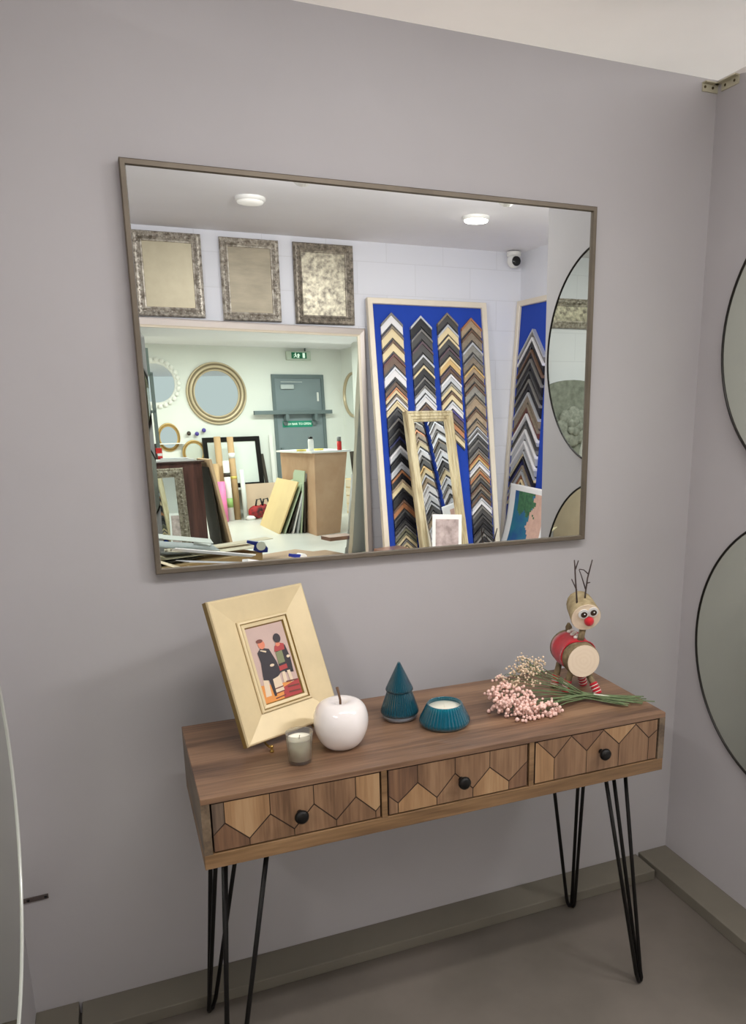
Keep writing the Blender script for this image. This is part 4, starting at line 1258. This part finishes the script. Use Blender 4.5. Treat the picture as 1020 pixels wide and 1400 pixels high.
# panels run back from the viewer (edge on) and lean towards the plinth on the right
LB = [('big yellow board outermost of those leaning against the plinth', 3.69, -2.62, 1.25, 0.72, 0.02, 24, YBOARD),
      ('green tinted board next to the yellow one by the plinth', 3.755, -2.66, 1.1, 0.86, 0.012, 23, GBOARD),
      ('black edged board in the stack by the plinth', 3.80, -2.68, 1.0, 0.90, 0.012, 21.5, DBOARD),
      ('pale glass edged board in the stack by the plinth', 3.845, -2.72, 0.8, 0.80, 0.012, 17, PAPERW),
      ('grey board in the middle of the stack by the plinth', 3.89, -2.75, 0.7, 0.78, 0.02, 12, PAPERG),
      ('dull green board near the plinth side', 3.93, -2.78, 0.6, 0.80, 0.014, 7, GBOARD),
      ('dark brown board touching the plinth side', 3.965, -2.80, 0.5, 0.66, 0.022, 4, DBOARD)]
for lab, x, v, w, h, th, ln, m_ in LB:
    lean_board(lab, x, v, w, h, th, 80, -ln, m_)

# dark wood cabinet with things on it, at the left
t = fthing('wood_cabinet', 'dark mahogany cabinet at the left with papers on top', 'cabinet', 1.86, -3.3, 0)
MB().box(0, 0.71, 0.0, 0.75, 0, 0.985).done('cabinet_body', MAHOG, t, bevel=0.003)
MB().box(0.03, 0.68, -0.004, 0.0, 0.06, 0.94).done('door', MAHOG, t, bevel=0.001)
MB().box(-0.01, 0.74, -0.02, 0.76, 0.986, 1.004).done('cabinet_top', mat('dark_top', (70, 48, 42), 0.4), t, bevel=0.002)
board_l = fthing('leaning_board', 'tall pale edged board leaning on the right side of dark cabinet', 'board', 2.765, -3.50, 0, rz=R(84), lean=R(9.4))
MB().box(0, 0.7, -0.03, 0, 0, 1.03).done('panel', [mat('card_brown_edge', (206, 172, 136), 0.7)], board_l, bevel=0.002)
t = fthing('leaning_board', 'black board leaning between dark cabinet and pale edged board', 'board', 2.685, -3.40, 0, rz=R(84), lean=R(4.6))
MB().box(0, 0.6, -0.015, 0, 0, 0.93).done('panel', DBOARD, t)
ornate('carved_mirror', 'ornate carved silver mirror leaning on the front of the dark cabinet', fp(1.87, -3.45, 0.0), FZ, 0.46, 0.94, 0.10, mat('carved_silver', (188, 178, 160), 0.4, 0.5, col2=(120, 108, 92), vscale=30), MIRROR, lean=R(5), seed=21, cat='mirror', depth=0.035)
# papers on the cabinet
tag(MB().box(-0.24, 0.24, -0.15, 0.15, 0, 0.022).done('paper_stack', PAPERW, matrix=Matrix.Translation(fp(2.28, -3.05, 1.0045)) @ Matrix.Rotation(FZ + R(8), 4, 'Z')), 'stack of white papers on top of the dark cabinet', 'papers')
tag(MB().box(-0.15, 0.15, -0.1, 0.1, -0.003, 0.003).done('bubble_wrap', mat('grey_wrap', (206, 208, 216), 0.3, bump=1.0, bscale=60), matrix=Matrix.Translation(fp(2.36, -3.0, 1.036)) @ Matrix.Rotation(FZ - R(12), 4, 'Z')), 'pale wrinkled wrapping lying on the white papers', 'wrapping')
t = fthing('red_box', 'small red box standing among frames on the dark cabinet', 'box', 2.22, -2.88, 1.0045)
MB().box(-0.035, 0.035, -0.03, 0.03, 0, 0.15).done('carton', REDP, t, bevel=0.003)
MB().box(-0.02, 0.03, -0.0315, -0.03, 0.06, 0.09).done('label_patch', PAPERW, t)
for k, (x, h) in enumerate(((2.05, 0.19), (2.10, 0.2))):
    t = fthing('small_frame', ['small white frame at left on the dark cabinet', 'small dark frame behind white frame on the cabinet'][k], 'frame', x - 0.03, -3.0 + 0.09 * k, 1.0045, lean=R(8), group='small frames on the cabinet')
    MB().frame(0.13, h, [(0, 0), (0, 0.012), (0.018, 0.012), (0.018, 0)]).done('frame_moulding', [PAPERW, DBOARD][k], t)
    MB().box(0.015, 0.115, -0.003, 0, 0.015, h - 0.015).done('panel', [DBOARD, MAHOG][k], t)
# grey storage rack
RK = mat('rack_grey', (122, 134, 130), 0.5)
t = fthing('storage_rack', 'grey metal storage rack at the far left behind the cabinet', 'rack', 1.3, -2.45, 0)
for x, y in ((0.0, 0), (1.02, 0), (0.0, 0.4), (1.02, 0.4)):
    MB().box(x, x + 0.035, y, y + 0.035, 0, 2.0).done('post', RK, t)
for z in (0.6, 1.12, 1.56, 1.99):
    MB().box(0.0, 1.055, 0, 0.43, z, z + 0.03).done('shelf', RK, t)
t = fthing('storage_box', 'grey green storage box on top of the metal rack', 'box', 2.0, -2.4, 2.0205)
MB().box(-0.5, 0.34, 0, 0.35, 0, 0.28).done('carton', mat('box_greygreen', (132, 144, 138), 0.7), t, bevel=0.004)
t = fthing('glass_shelf', 'thin white glass shelf crossing before the small oval mirror', 'shelf', 2.9, -0.13, 1.17)
MB().box(0, 0.42, 0, 0.12, 0, 0.015).done('shelf_board', WHITEP, t)

# right hand side of the workshop
t = fthing('round_wall_mirror', 'round mirror seen edge-on on the side wall beyond the door', 'mirror', 6.04, -0.42, 1.86, rz=R(-90))
Mx = Matrix.Rotation(R(90), 4, 'X')
MB().lathe([(0.36, 0.0), (0.36, 0.03), (0.345, 0.035), (0.33, 0.03), (0.325, 0.006)], 64, M=Mx).done('mirror_frame', CHAMP, t)
MB().lathe([(0, 0.008), (0.33, 0.008)], 64, M=Mx, smooth=False).done('mirror_glass', MIRROR, t)
t = fthing('plan_chest', 'pale wooden plan chest against the side wall beyond the plinth', 'chest', 5.55, -1.9, 0)
MB().box(0, 0.48, 0, 1.0, 0, 0.55).done('chest_body', YBOARD, t, bevel=0.003)
for k in range(4):
    MB().box(-0.012, 0, 0.02, 0.98, 0.03 + 0.13 * k, 0.145 + 0.13 * k).done('drawer', CARDP, t, bevel=0.002)
for k in range(7):
    t = fthing('leaning_board', '%s board standing on the plan chest, %s from the front' % (('dark', 'green tinted', 'dark', 'tan', 'dark', 'grey', 'dark')[k], ORD[k] if k else 'nearest'), 'board', 5.60, -1.85 + 0.13 * k, 0.551, rz=R(6), lean=R(8), group='boards standing on the plan chest')
    MB().box(0, 0.4, -0.012, 0, 0, 0.42 - 0.02 * (k % 3)).done('panel', (DBOARD, GBOARD, DBOARD, CARD, DBOARD, PAPERG, DBOARD)[k], t)
for k, (x, h, rl, lab) in enumerate(((4.50, 0.75, 10, 'wide white strip leaning right of the plinth foot'), (4.62, 0.62, 3, 'narrow white strip standing right of the plinth'))):
    t = fthing('white_strip', lab, 'strip', x - 0.12 * (1 - k), -3.3, 0, lean=R(4), roll=R(rl), group='white strips by the plinth')
    MB().box(-0.05, 0.05, -0.01, 0, 0, h).done('strip', PAPERW, t)

# ---------------------------------------------------------------- seen in the round mirrors: left part of the back wall
t = thing('wall_plaque', 'weathered grey arched plaque with a carved flower on the pale cabinet', 'wall panel', (-0.05, -3.998, 0.8525), rz=PI)
pts_ = [(0, 0), (0.75, 0), (0.75, 0.6)] + [(0.375 + 0.375 * math.cos(R(a)), 0.6 + 0.2 * math.sin(R(a))) for a in range(10, 180, 10)] + [(0, 0.6)]
MB().prism(pts_, -0.04, 0.0).done('panel', mat('weathered_grey', (150, 152, 142), 0.7, col2=(118, 122, 112), vscale=20), t)
b = MB()
for k in range(8):
    a = 2 * PI * k / 8
    b.ball((0.375 + 0.1 * math.cos(a), -0.05, 0.42 + 0.1 * math.sin(a)), 0.07, (1, 0.4, 1), 12, 7)
for k in range(5):
    a = 2 * PI * k / 5
    b.ball((0.375 + 0.04 * math.cos(a), -0.075, 0.42 + 0.04 * math.sin(a)), 0.04, (1, 0.5, 1), 10, 6)
b.done('carved_flower', mat('weathered_light', (168, 170, 160), 0.7, col2=(128, 130, 122), vscale=30), t)
ornate('silver_frame', 'wide ornate silver frame high on the back wall left of the huge mirror', (0.0, -3.998, 2.06), PI, 0.8, 0.23, 0.06, SILVERF, ANT3, seed=31, group='ornate silver frames along the top of the back wall')
t = thing('side_cabinet', 'pale wooden cabinet under the carved panel', 'cabinet', (-0.25, -3.98, 0), rz=PI)
MB().box(0, 0.95, -0.45, 0, 0, 0.85).done('cabinet_body', CARDP, t, bevel=0.004)
for x in (0.02, 0.485):
    d_ = MB().box(x, x + 0.445, -0.468, -0.451, 0.05, 0.82).done('door', CARDP, t, bevel=0.002)
    MB().ball((x + (0.40 if x < 0.1 else 0.045), -0.48, 0.45), 0.013).done('knob', BRASS, d_)
t = thing('white_lamp', 'white table lamp with a dark stem on the pale cabinet', 'lamp', (-0.42, -3.6, 0.8505))
MB().lathe([(0, 0), (0.07, 0), (0.07, 0.015), (0.012, 0.03), (0.012, 0.24), (0, 0.24)], 24).done('base', BLACKM, t)
MB().lathe([(0.13, 0.2), (0.09, 0.4), (0.088, 0.4), (0.128, 0.2)], 32).done('lamp_shade', PAPERW, t)
#ENDFAR#
# ---------------------------------------------------------------- lights
def area(name, loc, size, energy, col=(1, 1, 1), rot=(0, 0, 0), sy=None, spread=None):
    d = bpy.data.lights.new(name, 'AREA')
    d.energy = energy
    d.color = col
    d.size = size
    if sy:
        d.shape = 'RECTANGLE'
        d.size_y = sy
    o = bpy.data.objects.new(name, d)
    COL.objects.link(o)
    o.location = loc
    o.rotation_euler = rot
    return o
def batten(label, x, y, rz, L=1.2, e=20, col=(1, 1, 1)):  # unseen ceiling lamp put in to light the booth and rooms
    t = thing('unseen_batten', label, 'ceiling light', (x, y, HC), rz=rz)
    MB().box(-L / 2, L / 2, -0.05, 0.05, -0.03, 0).done('housing', WHITEP, t)
    MB().box(-L / 2 + 0.02, L / 2 - 0.02, -0.045, 0.045, -0.045, -0.03).done('diffuser', LAMPOFF, t)
    a = area('unseen_batten_light', (x, y, HC - 0.05), L - 0.05, e, col, (0, 0, rz), 0.08)
w = bpy.data.worlds.new('world')
sc.world = w
w.use_nodes = True
w.node_tree.nodes['Background'].inputs[0].default_value = lin((214, 216, 222))
w.node_tree.nodes['Background'].inputs[1].default_value = 1.25
batten('unseen white ceiling batten light over the display booth', 0.6, -1.35, 0, 1.2, 19, (1, 0.98, 0.98))
batten('unseen white ceiling batten light left of the display booth', -1.2, -2.4, R(90), 1.2, 26, (1, 0.97, 0.97))
batten('unseen white ceiling batten light by the door of the workshop', 3.6, 0.6, R(-14), 1.5, 62, (1, 1, 0.98))
batten('unseen white ceiling batten light over the plinth in the workshop', 4.8, 0.6, R(-14), 1.5, 62, (1, 1, 0.98))
batten('unseen white ceiling batten light before the sample boards', 2.3, -1.6, 0, 1.2, 40, (0.98, 0.98, 1))
batten('unseen warm ceiling batten light behind the display partition', 0.9, 1.3, 0, 1.2, 100, (1, 0.9, 0.76))
def added_spot(label, x, y, e, tx=0, tz=1.4):  # spotlight added only to brighten the back wall and its ceiling
    t = thing('added_spotlight', label, 'spotlight', (x, y, HC), group='added spotlights aimed at the back wall')
    d = (Vector((x + tx, -4.0, tz)) - Vector((x, y, HC - 0.12))).normalized()
    MB().tube([(0, 0, 0), (0, 0, -0.12)], 0.012, 8).done('stem', WHITEP, t)
    q = Vector((0, 0, -0.12))
    MB().tube([q - d * 0.07, q + d * 0.07], 0.045, 20, smooth=False).done('housing', WHITEP, t)
    p = Vector((x, y, HC - 0.12)) + d * 0.085
    o = area('added_spot_light', p, 0.09, e, (1, 0.98, 0.98))
    o.rotation_euler = d.to_track_quat('-Z', 'Y').to_euler()
added_spot('added white ceiling spotlight aimed at the silver frames', 0.9, -1.8, 9, 0.2)
added_spot('added white ceiling spotlight aimed at the blue sample board', 1.9, -1.8, 9, 0.4)
added_spot('added white ceiling spotlight aimed at the left part of back wall', -0.6, -1.8, 9)

sc.view_settings.view_transform = 'Standard'
sc.view_settings.look = 'None'
sc.view_settings.gamma = 1.0
sc.view_settings.use_curve_mapping = False
sc.view_settings.exposure = 0.12
sc.cycles.max_bounces = 14
sc.cycles.glossy_bounces = 8
sc.cycles.diffuse_bounces = 5
sc.cycles.transmission_bounces = 10
sc.cycles.sample_clamp_indirect = 4.0
